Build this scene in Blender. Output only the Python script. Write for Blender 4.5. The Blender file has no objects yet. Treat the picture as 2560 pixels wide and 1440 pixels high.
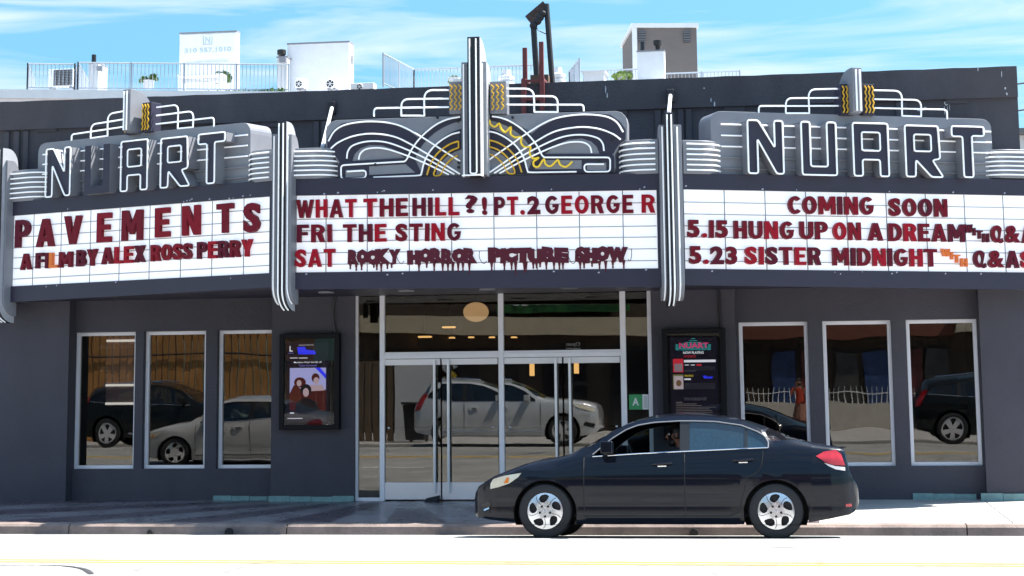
import bpy, bmesh, math, random
from mathutils import Vector, Matrix
from mathutils.geometry import tessellate_polygon
random.seed(7)
S = bpy.context.scene
COL = S.collection
# ------------------------------------------------------------------ camera
CAMP = Vector((0.0, -27.7, 1.75))
FPX, YAW, PIT, ROL, PPY = 4588.5, 0.152384, 0.138394, 0.0103732, 326.99
def cam_axes():
    cy, sy, cp, sp = math.cos(YAW), math.sin(YAW), math.cos(PIT), math.sin(PIT)
    f = Vector((-sy*cp, cy*cp, sp)); r = Vector((cy, sy, 0)); u = r.cross(f)
    c, s = math.cos(ROL), math.sin(ROL)
    return r*c-u*s, r*s+u*c, f
RX, UX, FX = cam_axes()
cd = bpy.data.cameras.new('camera'); cam = bpy.data.objects.new('camera', cd); COL.objects.link(cam)
cam.matrix_world = Matrix(((RX.x, UX.x, -FX.x, CAMP.x), (RX.y, UX.y, -FX.y, CAMP.y), (RX.z, UX.z, -FX.z, CAMP.z), (0, 0, 0, 1)))
cd.sensor_width = 36; cd.lens = FPX*36/2560; cd.shift_y = -(720-PPY)/2560
cd.clip_start = 0.05; cd.clip_end = 3000
S.camera = cam
# ------------------------------------------------------------------ light
SA, SB = 0.53, 0.232           # shadow shift per metre of height: to -x and to -y
SUN = Vector((SA, SB, 1)).normalized()
ELEV = math.asin(SUN.z); AZ = math.atan2(SUN.x, SUN.y)
w = bpy.data.worlds.new('World'); S.world = w; w.use_nodes = True
nt = w.node_tree; nt.nodes.clear()
def N(nt, t, **k):
    n = nt.nodes.new(t)
    for a, b in k.items(): setattr(n, a, b)
    return n
out = N(nt, 'ShaderNodeOutputWorld'); bg = N(nt, 'ShaderNodeBackground'); sky = N(nt, 'ShaderNodeTexSky', sky_type='NISHITA')
sky.sun_disc = False; sky.sun_elevation = ELEV; sky.sun_rotation = AZ; sky.air_density = 1.0; sky.dust_density = 0.6; sky.ozone_density = 1.5
bg.inputs['Strength'].default_value = 0.10
tc = N(nt, 'ShaderNodeTexCoord'); mp = N(nt, 'ShaderNodeMapping'); mp.inputs['Scale'].default_value = (1.5, 1.5, 13.0); mp.inputs['Rotation'].default_value = (0, 0.16, 0.1)
ns = N(nt, 'ShaderNodeTexNoise'); ns.inputs['Scale'].default_value = 3.2; ns.inputs['Detail'].default_value = 8; ns.inputs['Roughness'].default_value = .55; ns.inputs['Distortion'].default_value = .6
rp = N(nt, 'ShaderNodeValToRGB'); rp.color_ramp.elements[0].position = .44; rp.color_ramp.elements[1].position = .70
mx = N(nt, 'ShaderNodeMix', data_type='RGBA'); mx.inputs[7].default_value = (2.9, 3.25, 3.35, 1)
tint = N(nt, 'ShaderNodeMix', data_type='RGBA', blend_type='MULTIPLY'); tint.inputs[0].default_value = 1; 
se = N(nt, 'ShaderNodeSeparateXYZ'); er = N(nt, 'ShaderNodeMapRange'); er.inputs[1].default_value = .02; er.inputs[2].default_value = .75
hz = N(nt, 'ShaderNodeMix', data_type='RGBA'); hz.inputs[6].default_value = (.17, .36, .42, 1); hz.inputs[7].default_value = (.8, 1.05, 1.1, 1)
L = nt.links.new
L(tc.outputs['Generated'], se.inputs[0]); L(se.outputs[2], er.inputs[0]); L(er.outputs[0], hz.inputs[0]); L(hz.outputs[2], tint.inputs[7]); L(tc.outputs['Generated'], mp.inputs[0]); L(mp.outputs[0], ns.inputs['Vector']); L(ns.outputs[0], rp.inputs[0])
mul = N(nt, 'ShaderNodeMath', operation='MULTIPLY'); mul.inputs[1].default_value = .85
L(rp.outputs[0], mul.inputs[0]); L(mul.outputs[0], mx.inputs[0])
L(sky.outputs[0], tint.inputs[6]); L(tint.outputs[2], mx.inputs[6]); L(mx.outputs[2], bg.inputs[0]); L(bg.outputs[0], out.inputs[0])
sl = bpy.data.lights.new('sun', 'SUN'); sl.energy = 4.6; sl.angle = math.radians(.53); sl.color = (1, .95, .87)
so = bpy.data.objects.new('sun', sl); COL.objects.link(so); so.location = (20, 20, 40)
so.rotation_euler = (-SUN).to_track_quat('-Z', 'Y').to_euler()
S.view_settings.view_transform = 'Standard'; S.view_settings.look = 'None'; S.view_settings.gamma = 1
S.view_settings.exposure = 1.8
# ------------------------------------------------------------------ pixel -> point on a real plane
def ray(px, py):
    return RX*((px-1280)/FPX) - UX*((py-PPY)/FPX) + FX
def at(px, py, y=0.0):
    d = ray(px, py); return CAMP + d*((y-CAMP.y)/d.y)
def zg(px, py, z):
    d = ray(px, py); return CAMP + d*((z-CAMP.z)/d.z)
class Frame:
    def __init__(s, ox, oy, ang):
        s.o = Vector((ox, oy, 0)); s.u = Vector((math.cos(ang), math.sin(ang), 0)); s.n = Vector((s.u.y, -s.u.x, 0))
    def uv(s, px, py, n=0.0):
        d = ray(px, py); o = s.o + s.n*n
        p = CAMP + d*((o-CAMP).dot(s.n)/d.dot(s.n))
        return (p-s.o).dot(s.u), p.z
    def P(s, u, v, n=0.0):
        return s.o + s.u*u + s.n*n + Vector((0, 0, v))
FC = Frame(-4.425, -2.6, 0)
FR = Frame(-1.682, -2.6, math.radians(23.5))
FL = Frame(-7.168, -2.6, math.radians(-23.5))
FW = Frame(0, 0, 0)                    # the facade plane
# ------------------------------------------------------------------ materials
def mat(name, col, rough=.6, metal=0, var=.12, scale=3.0, bump=0.0, bscale=40, coat=0, emit=0, ecol=None, spec=.5, streak=0, crough=.03):
    m = bpy.data.materials.new(name); m.use_nodes = True
    t = m.node_tree; b = t.nodes['Principled BSDF']; l = t.links.new
    b.inputs['Roughness'].default_value = rough; b.inputs['Metallic'].default_value = metal; b.inputs['Coat Weight'].default_value = coat
    b.inputs['Coat Roughness'].default_value = crough; b.inputs['Specular IOR Level'].default_value = spec
    c = tuple(col)+(1,)
    b.inputs['Base Color'].default_value = c
    tc = N(t, 'ShaderNodeTexCoord')
    if var > 0:
        n = N(t, 'ShaderNodeTexNoise'); n.inputs['Scale'].default_value = scale; n.inputs['Detail'].default_value = 7; n.inputs['Roughness'].default_value = .65
        mp = N(t, 'ShaderNodeMapping'); mp.inputs['Scale'].default_value = (1, 1, 1-.75*streak)
        l(tc.outputs['Object'], mp.inputs[0]); l(mp.outputs[0], n.inputs['Vector'])
        r = N(t, 'ShaderNodeMapRange'); r.inputs[1].default_value = .25; r.inputs[2].default_value = .75; r.inputs[3].default_value = 1-var; r.inputs[4].default_value = 1+var
        h = N(t, 'ShaderNodeMix', data_type='RGBA', blend_type='MULTIPLY'); h.inputs[0].default_value = 1; h.inputs[6].default_value = c
        l(n.outputs[0], r.inputs[0]); l(r.outputs[0], h.inputs[7]); l(h.outputs[2], b.inputs['Base Color'])
        r2 = N(t, 'ShaderNodeMapRange'); r2.inputs[3].default_value = max(rough-.08, 0.02); r2.inputs[4].default_value = min(rough+.1, 1)
        l(n.outputs[0], r2.inputs[0]); 
        if rough > .1: l(r2.outputs[0], b.inputs['Roughness'])
    if bump > 0:
        n2 = N(t, 'ShaderNodeTexNoise'); n2.inputs['Scale'].default_value = bscale; n2.inputs['Detail'].default_value = 4
        l(tc.outputs['Object'], n2.inputs['Vector'])
        bp = N(t, 'ShaderNodeBump'); bp.inputs['Strength'].default_value = bump; bp.inputs['Distance'].default_value = .02
        l(n2.outputs[0], bp.inputs['Height']); l(bp.outputs[0], b.inputs['Normal'])
    if emit:
        b.inputs['Emission Color'].default_value = (tuple(ecol)+(1,)) if ecol else c; b.inputs['Emission Strength'].default_value = emit
    return m
def glassmat(name, refl=.16, tint=(.6, .6, .58), wob=.0):
    m = bpy.data.materials.new(name); m.use_nodes = True; t = m.node_tree; t.nodes.clear(); l = t.links.new
    o = N(t, 'ShaderNodeOutputMaterial'); tr = N(t, 'ShaderNodeBsdfTransparent'); tr.inputs[0].default_value = tint+(1,)
    g = N(t, 'ShaderNodeBsdfGlossy'); g.inputs['Roughness'].default_value = 0.0; g.inputs[0].default_value = (1, .98, .95, 1)
    fr = N(t, 'ShaderNodeFresnel'); fr.inputs[0].default_value = 1.5
    mr = N(t, 'ShaderNodeMapRange'); mr.inputs[1].default_value = .04; mr.inputs[2].default_value = 1; mr.inputs[3].default_value = refl; mr.inputs[4].default_value = 1
    mm = N(t, 'ShaderNodeMixShader')
    l(fr.outputs[0], mr.inputs[0]); l(mr.outputs[0], mm.inputs[0]); l(tr.outputs[0], mm.inputs[1]); l(g.outputs[0], mm.inputs[2]); l(mm.outputs[0], o.inputs[0])
    if wob:
        tc = N(t, 'ShaderNodeTexCoord'); n = N(t, 'ShaderNodeTexNoise'); n.inputs['Scale'].default_value = 1.1; n.inputs['Detail'].default_value = 1
        bp = N(t, 'ShaderNodeBump'); bp.inputs['Strength'].default_value = wob; bp.inputs['Distance'].default_value = .01
        l(tc.outputs['Object'], n.inputs['Vector']); l(n.outputs[0], bp.inputs['Height']); l(bp.outputs[0], g.inputs['Normal'])
    return m
M = {}
M['wall'] = mat('charcoal stucco', (.056, .053, .068), .75, var=.22, scale=1.1, bump=.45, bscale=38, streak=.55)
M['wallup'] = mat('charcoal parapet paint', (.062, .059, .069), .8, var=.3, scale=1.5, bump=.5, bscale=30, streak=.7)
M['navy'] = mat('dark navy fascia paint', (.027, .024, .044), .42, var=.10, scale=2.5, spec=.4)
M['silver'] = mat('grey sign paint', (.215, .22, .245), .45, var=.10, scale=3, metal=.1)
M['silverL'] = mat('pale grey sign paint', (.42, .43, .46), .4, var=.07, scale=3, metal=.1)
M['black'] = mat('sign black paint', (.010, .009, .014), .4, var=.1)
M['tube'] = mat('white neon glass tube', (.84, .86, .88), .18, var=0, emit=.08, ecol=(.9, .95, 1))  # tubes are unlit; faint emission added to whiten them
M['tubey'] = mat('yellow neon glass tube', (.72, .50, .03), .2, var=0, emit=.06, ecol=(1, .7, .05))
M['tubeo'] = mat('amber neon glass tube', (.62, .36, .02), .2, var=.3, scale=12, emit=.02, ecol=(1, .6, .05))
M['board'] = mat('backlit white board', (.8, .82, .86), .35, var=.03, scale=2, emit=.135, ecol=(.93, .95, 1))
M['rail'] = mat('letter rail grey', (.35, .36, .38), .3, var=0)
M['alu'] = mat('aluminium frame', (.80, .79, .84), .4, metal=.1, var=.05)
M['steel'] = mat('brushed steel', (.74, .72, .74), .33, metal=.35, var=.05)
M['glass'] = glassmat('window glass', .082, (.5, .48, .44), .18); M['doorglass'] = glassmat('door glass', .088, (.5, .48, .44), .06)
M['carglass'] = glassmat('car glass', .10, (.35, .42, .42))
M['tintglass'] = mat('blue tinted car window', (.012, .035, .055), .06, var=.25, scale=30, spec=.8)
M['teal'] = mat('teal glazed tile', (.16, .30, .30), .35, var=.25, scale=9)
M['screenblk'] = mat('poster case black', (.006, .006, .008), .5, var=.1, spec=.15)
M['white'] = mat('white paint', (.72, .73, .75), .5, var=.06)
M['offwhite'] = mat('offwhite stucco', (.50, .51, .53), .8, var=.06, bump=.1)
M['dark'] = mat('near black', (.01, .01, .011), .6, var=.1)
M['rubber'] = mat('tyre rubber', (.018, .018, .02), .75, var=.2, scale=20)
M['redrust'] = mat('rust red paint', (.16, .03, .028), .6, var=.25, scale=8)
M['chrome'] = mat('chrome', (.75, .76, .78), .12, metal=1, var=0)
REDS = [mat('dark red letter', (.16, .005, .016), .38, var=.06, scale=8, spec=.15), mat('red letter', (.34, .005, .018), .35, var=.05, scale=8, spec=.15),
        mat('maroon letter', (.105, .006, .019), .42, var=.08, scale=8, spec=.15), mat('deep red letter', (.22, .005, .016), .38, var=.06, scale=8, spec=.15)]
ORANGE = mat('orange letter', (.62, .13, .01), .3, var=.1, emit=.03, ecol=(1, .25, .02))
M['blood'] = mat('matt blood red board', (.098, .015, .027), .7, var=.08, spec=.2)
# ------------------------------------------------------------------ mesh builder
def fill(loops):
    """triangles (indices into the joined loops) of a polygon with holes"""
    b = bmesh.new(); k = 0; es = []
    for lp in loops:
        vs = [b.verts.new((p[0], p[1], 0)) for p in lp]
        es += [b.edges.new((vs[i], vs[(i+1) % len(vs)])) for i in range(len(vs))]
    b.verts.index_update()
    r = bmesh.ops.triangle_fill(b, use_beauty=True, use_dissolve=False, edges=es)
    fs = [tuple(v.index for v in f.verts) for f in b.faces]
    b.free(); return fs
class MB:
    def __init__(s): s.v = []; s.f = []
    def add(s, vs, fs):
        k = len(s.v); s.v += [Vector(p) for p in vs]; s.f += [tuple(i+k for i in f) for f in fs]; return s
    def box(s, x0, x1, y0, y1, z0, z1):
        vs = [(x, y, z) for z in (z0, z1) for y in (y0, y1) for x in (x0, x1)]
        return s.add(vs, [(0, 2, 3, 1), (4, 5, 7, 6), (0, 1, 5, 4), (2, 6, 7, 3), (0, 4, 6, 2), (1, 3, 7, 5)])
    def fbox(s, F, u0, u1, v0, v1, n0, n1):
        vs = [F.P(u, v, n) for v in (v0, v1) for n in (n0, n1) for u in (u0, u1)]
        return s.add(vs, [(0, 2, 3, 1), (4, 5, 7, 6), (0, 1, 5, 4), (2, 6, 7, 3), (0, 4, 6, 2), (1, 3, 7, 5)])
    def hexa(s, a, off):
        """quad a (4 points) swept by vector off"""
        off = Vector(off); a = [Vector(p) for p in a]
        return s.add(a+[p+off for p in a], [(0, 1, 2, 3), (7, 6, 5, 4), (0, 4, 5, 1), (1, 5, 6, 2), (2, 6, 7, 3), (3, 7, 4, 0)])
    def prism(s, F, pts, n0, n1, holes=()):
        loops = [list(pts)]+[list(h) for h in holes]
        flat = [p for lp in loops for p in lp]; k = len(flat)
        tri = fill(loops)
        vs = [F.P(p[0], p[1], n0) for p in flat]+[F.P(p[0], p[1], n1) for p in flat]
        fs = [tuple(t) for t in tri]+[tuple(i+k for i in reversed(t)) for t in tri]
        o = 0
        for lp in loops:
            m = len(lp)
            for i in range(m): fs.append((o+i, o+(i+1) % m, o+(i+1) % m+k, o+i+k))
            o += m
        return s.add(vs, fs)
    def tube(s, pts, r, seg=6, closed=False, caps=True, r2=None):
        pts = [Vector(p) for p in pts]; q = [pts[0]]
        for p in pts[1:]:
            if (p-q[-1]).length > 1e-5: q.append(p)
        pts = q; n = len(pts)
        if n < 2: return s
        up = None; rings = []
        for i, p in enumerate(pts):
            if closed: t = (pts[(i+1) % n]-pts[i]).normalized()+(pts[i]-pts[i-1]).normalized()
            else:
                t = Vector((0, 0, 0))
                if i < n-1: t += (pts[i+1]-p).normalized()
                if i > 0: t += (p-pts[i-1]).normalized()
            if t.length < 1e-6: t = pts[i]-pts[i-1]
            t.normalize()
            if up is None:
                up = Vector((0, 0, 1)) if abs(t.z) < .9 else Vector((0, 1, 0))
            a = t.cross(up)
            if a.length < 1e-4: a = t.cross(Vector((1, .3, 0)))
            a.normalize(); up = a.cross(t).normalized()
            rr = r if r2 is None else r+(r2-r)*i/(n-1)
            rings.append([p+a*(math.cos(2*math.pi*j/seg)*rr)+up*(math.sin(2*math.pi*j/seg)*rr) for j in range(seg)])
        vs = [v for g in rings for v in g]; fs = []
        for i in range(n if closed else n-1):
            for j in range(seg):
                a, b = i*seg+j, i*seg+(j+1) % seg; c, d = ((i+1) % n)*seg+(j+1) % seg, ((i+1) % n)*seg+j
                fs.append((a, b, c, d))
        if not closed and caps: fs += [tuple(range(seg))[::-1], tuple((n-1)*seg+j for j in range(seg))]
        return s.add(vs, fs)
    def lathe(s, prof, c, axis='z', seg=24, caps=True):
        """prof: (radius, height) pairs round the given axis through c"""
        c = Vector(c); vs = []
        for r, h in prof:
            for j in range(seg):
                a = 2*math.pi*j/seg; x, y = r*math.cos(a), r*math.sin(a)
                vs.append(c+Vector({'z': (x, y, h), 'y': (x, h, y), 'x': (h, x, y)}[axis]))
        fs = []
        for i in range(len(prof)-1):
            for j in range(seg): fs.append((i*seg+j, i*seg+(j+1) % seg, (i+1)*seg+(j+1) % seg, (i+1)*seg+j))
        if caps and prof[0][0] > 1e-5: fs.append(tuple(range(seg)))
        if caps and prof[-1][0] > 1e-5: fs.append(tuple((len(prof)-1)*seg+j for j in range(seg)))
        return s.add(vs, fs)
    def ball(s, c, r, seg=12, rings=8, sc=(1, 1, 1)):
        c = Vector(c); vs = []; fs = []
        for i in range(rings+1):
            t = math.pi*i/rings
            for j in range(seg):
                a = 2*math.pi*j/seg
                vs.append(c+Vector((r*sc[0]*math.sin(t)*math.cos(a), r*sc[1]*math.sin(t)*math.sin(a), r*sc[2]*math.cos(t))))
        for i in range(rings):
            for j in range(seg): fs.append((i*seg+j, i*seg+(j+1) % seg, (i+1)*seg+(j+1) % seg, (i+1)*seg+j))
        return s.add(vs, fs)
    def mesh(s, name, m, off=Vector((0, 0, 0)), smooth=False, fix=True):
        me = bpy.data.meshes.new(name); me.from_pydata([tuple(p-off) for p in s.v], [], s.f)
        b = bmesh.new(); b.from_mesh(me)
        bmesh.ops.remove_doubles(b, verts=b.verts, dist=1e-5)
        if fix: bmesh.ops.recalc_face_normals(b, faces=b.faces)
        if smooth:
            for f in b.faces: f.smooth = True
            lim = math.radians(38)
            for e in b.edges:
                if len(e.link_faces) == 2 and e.calc_face_angle(0) > lim: e.smooth = False
        b.to_mesh(me); b.free()
        for x in (m if isinstance(m, (list, tuple)) else [m]): me.materials.append(x)
        return me
    def build(s, name, m, parent=None, smooth=False, bevel=0, label=None, fix=True):
        if parent is None:
            xs = [p.x for p in s.v]; ys = [p.y for p in s.v]; zs = [p.z for p in s.v]
            off = Vector(((min(xs)+max(xs))/2, (min(ys)+max(ys))/2, min(zs)))
        else: off = OFF[parent.name]
        me = s.mesh(name, m, off, smooth, fix)
        o = bpy.data.objects.new(name, me); COL.objects.link(o)
        if parent is None: o.location = off
        else: o.parent = parent
        OFF[o.name] = off
        if bevel:
            bv = o.modifiers.new('bevel', 'BEVEL'); bv.width = bevel; bv.segments = 2; bv.limit_method = 'ANGLE'; bv.angle_limit = math.radians(40)
        if label: o['label'] = label
        return o
OFF = {}
def tag(o, label, cat, group=None, kind=None):
    o['label'] = label; o['category'] = cat
    if group: o['group'] = group
    if kind: o['kind'] = kind
    return o
def thing(name, label, cat, loc=(0, 0, 0), group=None):
    o = bpy.data.objects.new(name, None); COL.objects.link(o); o.location = loc; OFF[o.name] = Vector(loc)
    o.empty_display_size = .2
    return tag(o, label, cat, group)
def struct(name, mb, m, **k):
    o = mb.build(name, m, None, **k); o['kind'] = 'structure'; return o
def smooth_line(pts, n=6):
    """Catmull-Rom through the points"""
    pts = [Vector(p) if len(p) == 3 else Vector((p[0], p[1], 0)) for p in pts]; o = []
    for i in range(len(pts)-1):
        a, b, c, d = pts[max(i-1, 0)], pts[i], pts[i+1], pts[min(i+2, len(pts)-1)]
        for k in range(n):
            t = k/n
            o.append(.5*((2*b)+(c-a)*t+(2*a-5*b+4*c-d)*t*t+(3*b-a-3*c+d)*t**3))
    o.append(pts[-1]); return o
def rounded(pts, r, n=4, closed=False):
    """2D or 3D polyline with its corners rounded"""
    pts = [Vector(p) if len(p) == 3 else Vector((p[0], p[1], 0)) for p in pts]; o = []; m = len(pts)
    for i in range(m):
        if not closed and i in (0, m-1): o.append(pts[i]); continue
        p, a, b = pts[i], pts[i-1], pts[(i+1) % m]
        da, db = a-p, b-p; k = min(r, da.length*.45, db.length*.45)
        if k < 1e-5: o.append(p); continue
        s, e = p+da.normalized()*k, p+db.normalized()*k
        for j in range(n+1):
            t = j/n; o.append(s*(1-t)**2+p*2*t*(1-t)+e*t*t)
    return o
def interp(tab, x):
    if x <= tab[0][0]: return tab[0][1]
    for (a, b), (c, d) in zip(tab, tab[1:]):
        if x <= c: return b+(d-b)*(x-a)/(c-a) if c > a else d
    return tab[-1][1]
def text_mb(txt, size=1.0, offset=0.0, depth=.02, sx=1.0, res=3, align='LEFT', shear=0):
    cu = bpy.data.curves.new('txt', 'FONT'); cu.body = txt; cu.size = size; cu.offset = offset; cu.extrude = depth/2; cu.resolution_u = res
    cu.align_x = align; cu.shear = shear
    ob = bpy.data.objects.new('txt', cu); COL.objects.link(ob)
    dg = bpy.context.evaluated_depsgraph_get(); me = bpy.data.meshes.new_from_object(ob.evaluated_get(dg))
    mb = MB(); mb.v = [Vector((p.co.x*sx, p.co.y, p.co.z)) for p in me.vertices]; mb.f = [tuple(p.vertices) for p in me.polygons]
    bpy.data.objects.remove(ob); bpy.data.curves.remove(cu); bpy.data.meshes.remove(me)
    return mb
def text_on(mb, F, txt, u0, u1, v0, v1, n, depth=.01, offset=0.0, mirror=False, cap=True):
    """fit text into a rectangle of a frame"""
    t = text_mb(txt, 1, offset, depth)
    if not t.v: return mb
    xs = [p.x for p in t.v]; ys = [p.y for p in t.v]
    a, b, c, d = min(xs), max(xs), min(ys), max(ys)
    mb.add([F.P(u0+(p.x-a)/(b-a)*(u1-u0), v0+(p.y-c)/(d-c)*(v1-v0), n+p.z) for p in t.v], t.f)
    return mb
# ================================================================== the setting
def node_mat(name, fn):
    m = bpy.data.materials.new(name); m.use_nodes = True; fn(m.node_tree, m.node_tree.nodes['Principled BSDF'], m.node_tree.links.new); return m
def _asphalt(t, b, l):
    tc = N(t, 'ShaderNodeTexCoord')
    n = N(t, 'ShaderNodeTexNoise'); n.inputs['Scale'].default_value = 1.4; n.inputs['Detail'].default_value = 9; n.inputs['Roughness'].default_value = .7
    mp = N(t, 'ShaderNodeMapping'); mp.inputs['Scale'].default_value = (.35, 1, 1); l(tc.outputs['Object'], mp.inputs[0]); l(mp.outputs[0], n.inputs['Vector'])
    r = N(t, 'ShaderNodeValToRGB'); e = r.color_ramp.elements; e[0].position = .36; e[0].color = (.20, .20, .195, 1); e[1].position = .62; e[1].color = (.34, .335, .32, 1)
    l(n.outputs[0], r.inputs[0])
    v = N(t, 'ShaderNodeTexVoronoi', feature='DISTANCE_TO_EDGE'); v.inputs['Scale'].default_value = .45; v.inputs['Randomness'].default_value = 1
    n3 = N(t, 'ShaderNodeTexNoise'); n3.inputs['Scale'].default_value = 2.5; n3.inputs['Detail'].default_value = 6
    ad = N(t, 'ShaderNodeVectorMath', operation='MULTIPLY_ADD'); ad.inputs[1].default_value = (.5, .5, .5); l(n3.outputs['Color'], ad.inputs[0]); l(tc.outputs['Object'], ad.inputs[2]); l(ad.outputs[0], v.inputs['Vector'])
    c = N(t, 'ShaderNodeMapRange'); c.inputs[1].default_value = 0; c.inputs[2].default_value = .014; c.inputs[3].default_value = .22; c.inputs[4].default_value = 1; l(v.outputs['Distance'], c.inputs[0])
    h = N(t, 'ShaderNodeMix', data_type='RGBA', blend_type='MULTIPLY'); h.inputs[0].default_value = .45; l(r.outputs[0], h.inputs[6]); l(c.outputs[0], h.inputs[7])
    n4 = N(t, 'ShaderNodeTexNoise'); n4.inputs['Scale'].default_value = 14; n4.inputs['Detail'].default_value = 4; l(mp.outputs[0], n4.inputs['Vector'])
    c4 = N(t, 'ShaderNodeMapRange'); c4.inputs[1].default_value = .30; c4.inputs[2].default_value = .36; c4.inputs[3].default_value = .35; l(n4.outputs[0], c4.inputs[0])
    h2 = N(t, 'ShaderNodeMix', data_type='RGBA', blend_type='MULTIPLY'); h2.inputs[0].default_value = .8; l(h.outputs[2], h2.inputs[6]); l(c4.outputs[0], h2.inputs[7])
    l(h2.outputs[2], b.inputs['Base Color']); b.inputs['Roughness'].default_value = .85
    n2 = N(t, 'ShaderNodeTexNoise'); n2.inputs['Scale'].default_value = 90; l(tc.outputs['Object'], n2.inputs['Vector'])
    bp = N(t, 'ShaderNodeBump'); bp.inputs['Strength'].default_value = .4; bp.inputs['Distance'].default_value = .01; l(n2.outputs[0], bp.inputs['Height']); l(bp.outputs[0], b.inputs['Normal'])
M['asphalt'] = node_mat('worn pale asphalt', _asphalt)
def _terrazzo(t, b, l):
    tc = N(t, 'ShaderNodeTexCoord'); sp = N(t, 'ShaderNodeSeparateXYZ'); l(tc.outputs['Object'], sp.inputs[0])
    # rays that spread over the pavement from the middle of the doorway
    yy = N(t, 'ShaderNodeMath', operation='SUBTRACT'); yy.inputs[1].default_value = 2.6; l(sp.outputs[1], yy.inputs[0])
    a = N(t, 'ShaderNodeMath', operation='ARCTAN2'); l(yy.outputs[0], a.inputs[0]); l(sp.outputs[0], a.inputs[1])
    k = N(t, 'ShaderNodeMath', operation='MULTIPLY'); k.inputs[1].default_value = 20; l(a.outputs[0], k.inputs[0])
    s = N(t, 'ShaderNodeMath', operation='SINE'); l(k.outputs[0], s.inputs[0])
    g = N(t, 'ShaderNodeMapRange'); g.inputs[1].default_value = -.05; g.inputs[2].default_value = .05; l(s.outputs[0], g.inputs[0])
    m = N(t, 'ShaderNodeMix', data_type='RGBA'); m.inputs[6].default_value = (.115, .085, .098, 1); m.inputs[7].default_value = (.235, .205, .215, 1); l(g.outputs[0], m.inputs[0])
    n = N(t, 'ShaderNodeTexNoise'); n.inputs['Scale'].default_value = 2; n.inputs['Detail'].default_value = 8; l(tc.outputs['Object'], n.inputs['Vector'])
    r = N(t, 'ShaderNodeMapRange'); r.inputs[1].default_value = .3; r.inputs[2].default_value = .7; r.inputs[3].default_value = .7; r.inputs[4].default_value = 1.2; l(n.outputs[0], r.inputs[0])
    h = N(t, 'ShaderNodeMix', data_type='RGBA', blend_type='MULTIPLY'); h.inputs[0].default_value = 1; l(m.outputs[2], h.inputs[6]); l(r.outputs[0], h.inputs[7])
    l(h.outputs[2], b.inputs['Base Color'])
    r2 = N(t, 'ShaderNodeMapRange'); r2.inputs[3].default_value = .16; r2.inputs[4].default_value = .42; l(n.outputs[0], r2.inputs[0]); l(r2.outputs[0], b.inputs['Roughness'])
M['terrazzo'] = node_mat('polished plum terrazzo', _terrazzo)
M['concrete'] = mat('pale concrete', (.36, .345, .33), .8, var=.2, scale=1.5, bump=.2)
M['kerb'] = mat('stained kerb concrete', (.20, .155, .138), .85, var=.45, scale=2.6, bump=.4, bscale=30)
ROADZ = [(-60, .2), (-19.6, .16), (-16.5, .31), (-13.5, .30), (-12, .26), (-9, .15), (-6.1, 0.0), (-3.9, -.142)]
def roadz(y): return interp(ROADZ, y)
KY = -3.9
mb = MB().box(-900, 900, -900, 900, -1.2, -.6)
struct('ground', mb, mat('bare ground', (.22, .2, .18), .9, var=.3, scale=.2))
mb = MB(); ys = [-19.6, -18.5, -17.5, -16.5, -15.5, -14.5, -13.5, -12.7, -12, -11, -10, -9, -8, -7, -6.1, -5.4, -4.6, KY]
xs = [-90+i*6 for i in range(31)]
mb.add([(x, y, roadz(y)) for y in ys for x in xs], [(j*31+i, j*31+i+1, (j+1)*31+i+1, (j+1)*31+i) for j in range(len(ys)-1) for i in range(30)])
struct('road', mb, M['asphalt'], smooth=True)
def strip(mb, x0, x1, y0, y1, h=.004):
    n = max(1, int((x1-x0)/6)); k = max(1, int(abs(y1-y0)/.3))
    for i in range(n):
        for j in range(k):
            a, b = x0+(x1-x0)*i/n, x0+(x1-x0)*(i+1)/n; c, d = y0+(y1-y0)*j/k, y0+(y1-y0)*(j+1)/k
            mb.add([(a, c, roadz(c)+h), (b, c, roadz(c)+h), (b, d, roadz(d)+h), (a, d, roadz(d)+h)], [(0, 1, 2, 3)])
mb = MB(); yl = zg(1000, 1408, .235).y
strip(mb, -90, 90, yl-.06, yl+.06); strip(mb, -90, 90, yl-.36, yl-.24)
struct('yellow_road_marking', mb, mat('worn yellow road paint', (.62, .40, .06), .7, var=.35, scale=5))
mb = MB()
for i in range(-8, 8): strip(mb, i*9-1.5, i*9+1.5, -9.0, -8.88)
struct('white_road_marking', mb, mat('worn white road paint', (.6, .6, .57), .7, var=.25, scale=5))
mb = MB(); cr_ = smooth_line([zg(x, y, .245) for x, y in ((-40, 1423), (40, 1422), (100, 1421), (150, 1423), (180, 1427), (205, 1433), (218, 1441), (228, 1452))], 4)
for i in range(len(cr_)-1):
    a, b = cr_[i], cr_[i+1]; n_ = Vector((-(b-a).y, (b-a).x, 0)).normalized(); h0, h1 = .018+.012*random.random(), .018+.012*random.random()
    mb.add([Vector((p.x, p.y, roadz(p.y)+.005)) for p in (a-n_*h0, b-n_*h1, b+n_*h1, a+n_*h0)], [(0, 1, 2, 3)])
rng_ = random.Random(5)
for i in range(46):
    x_, y_ = rng_.uniform(-12, 3), rng_.uniform(-13, -8); l_ = rng_.uniform(.03, .22); w_ = rng_.uniform(.008, .02)
    q_ = [(x_-l_, y_), (x_-l_*.3, y_-w_), (x_+l_, y_+rng_.uniform(-.02, .02)), (x_+l_*.2, y_+w_)]
    mb.add([(a, b, roadz(b)+.005) for a, b in q_], [(0, 1, 2, 3)])
struct('road_crack', mb, mat('dark tar crack', (.03, .03, .032), .8, var=.2))
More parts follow.
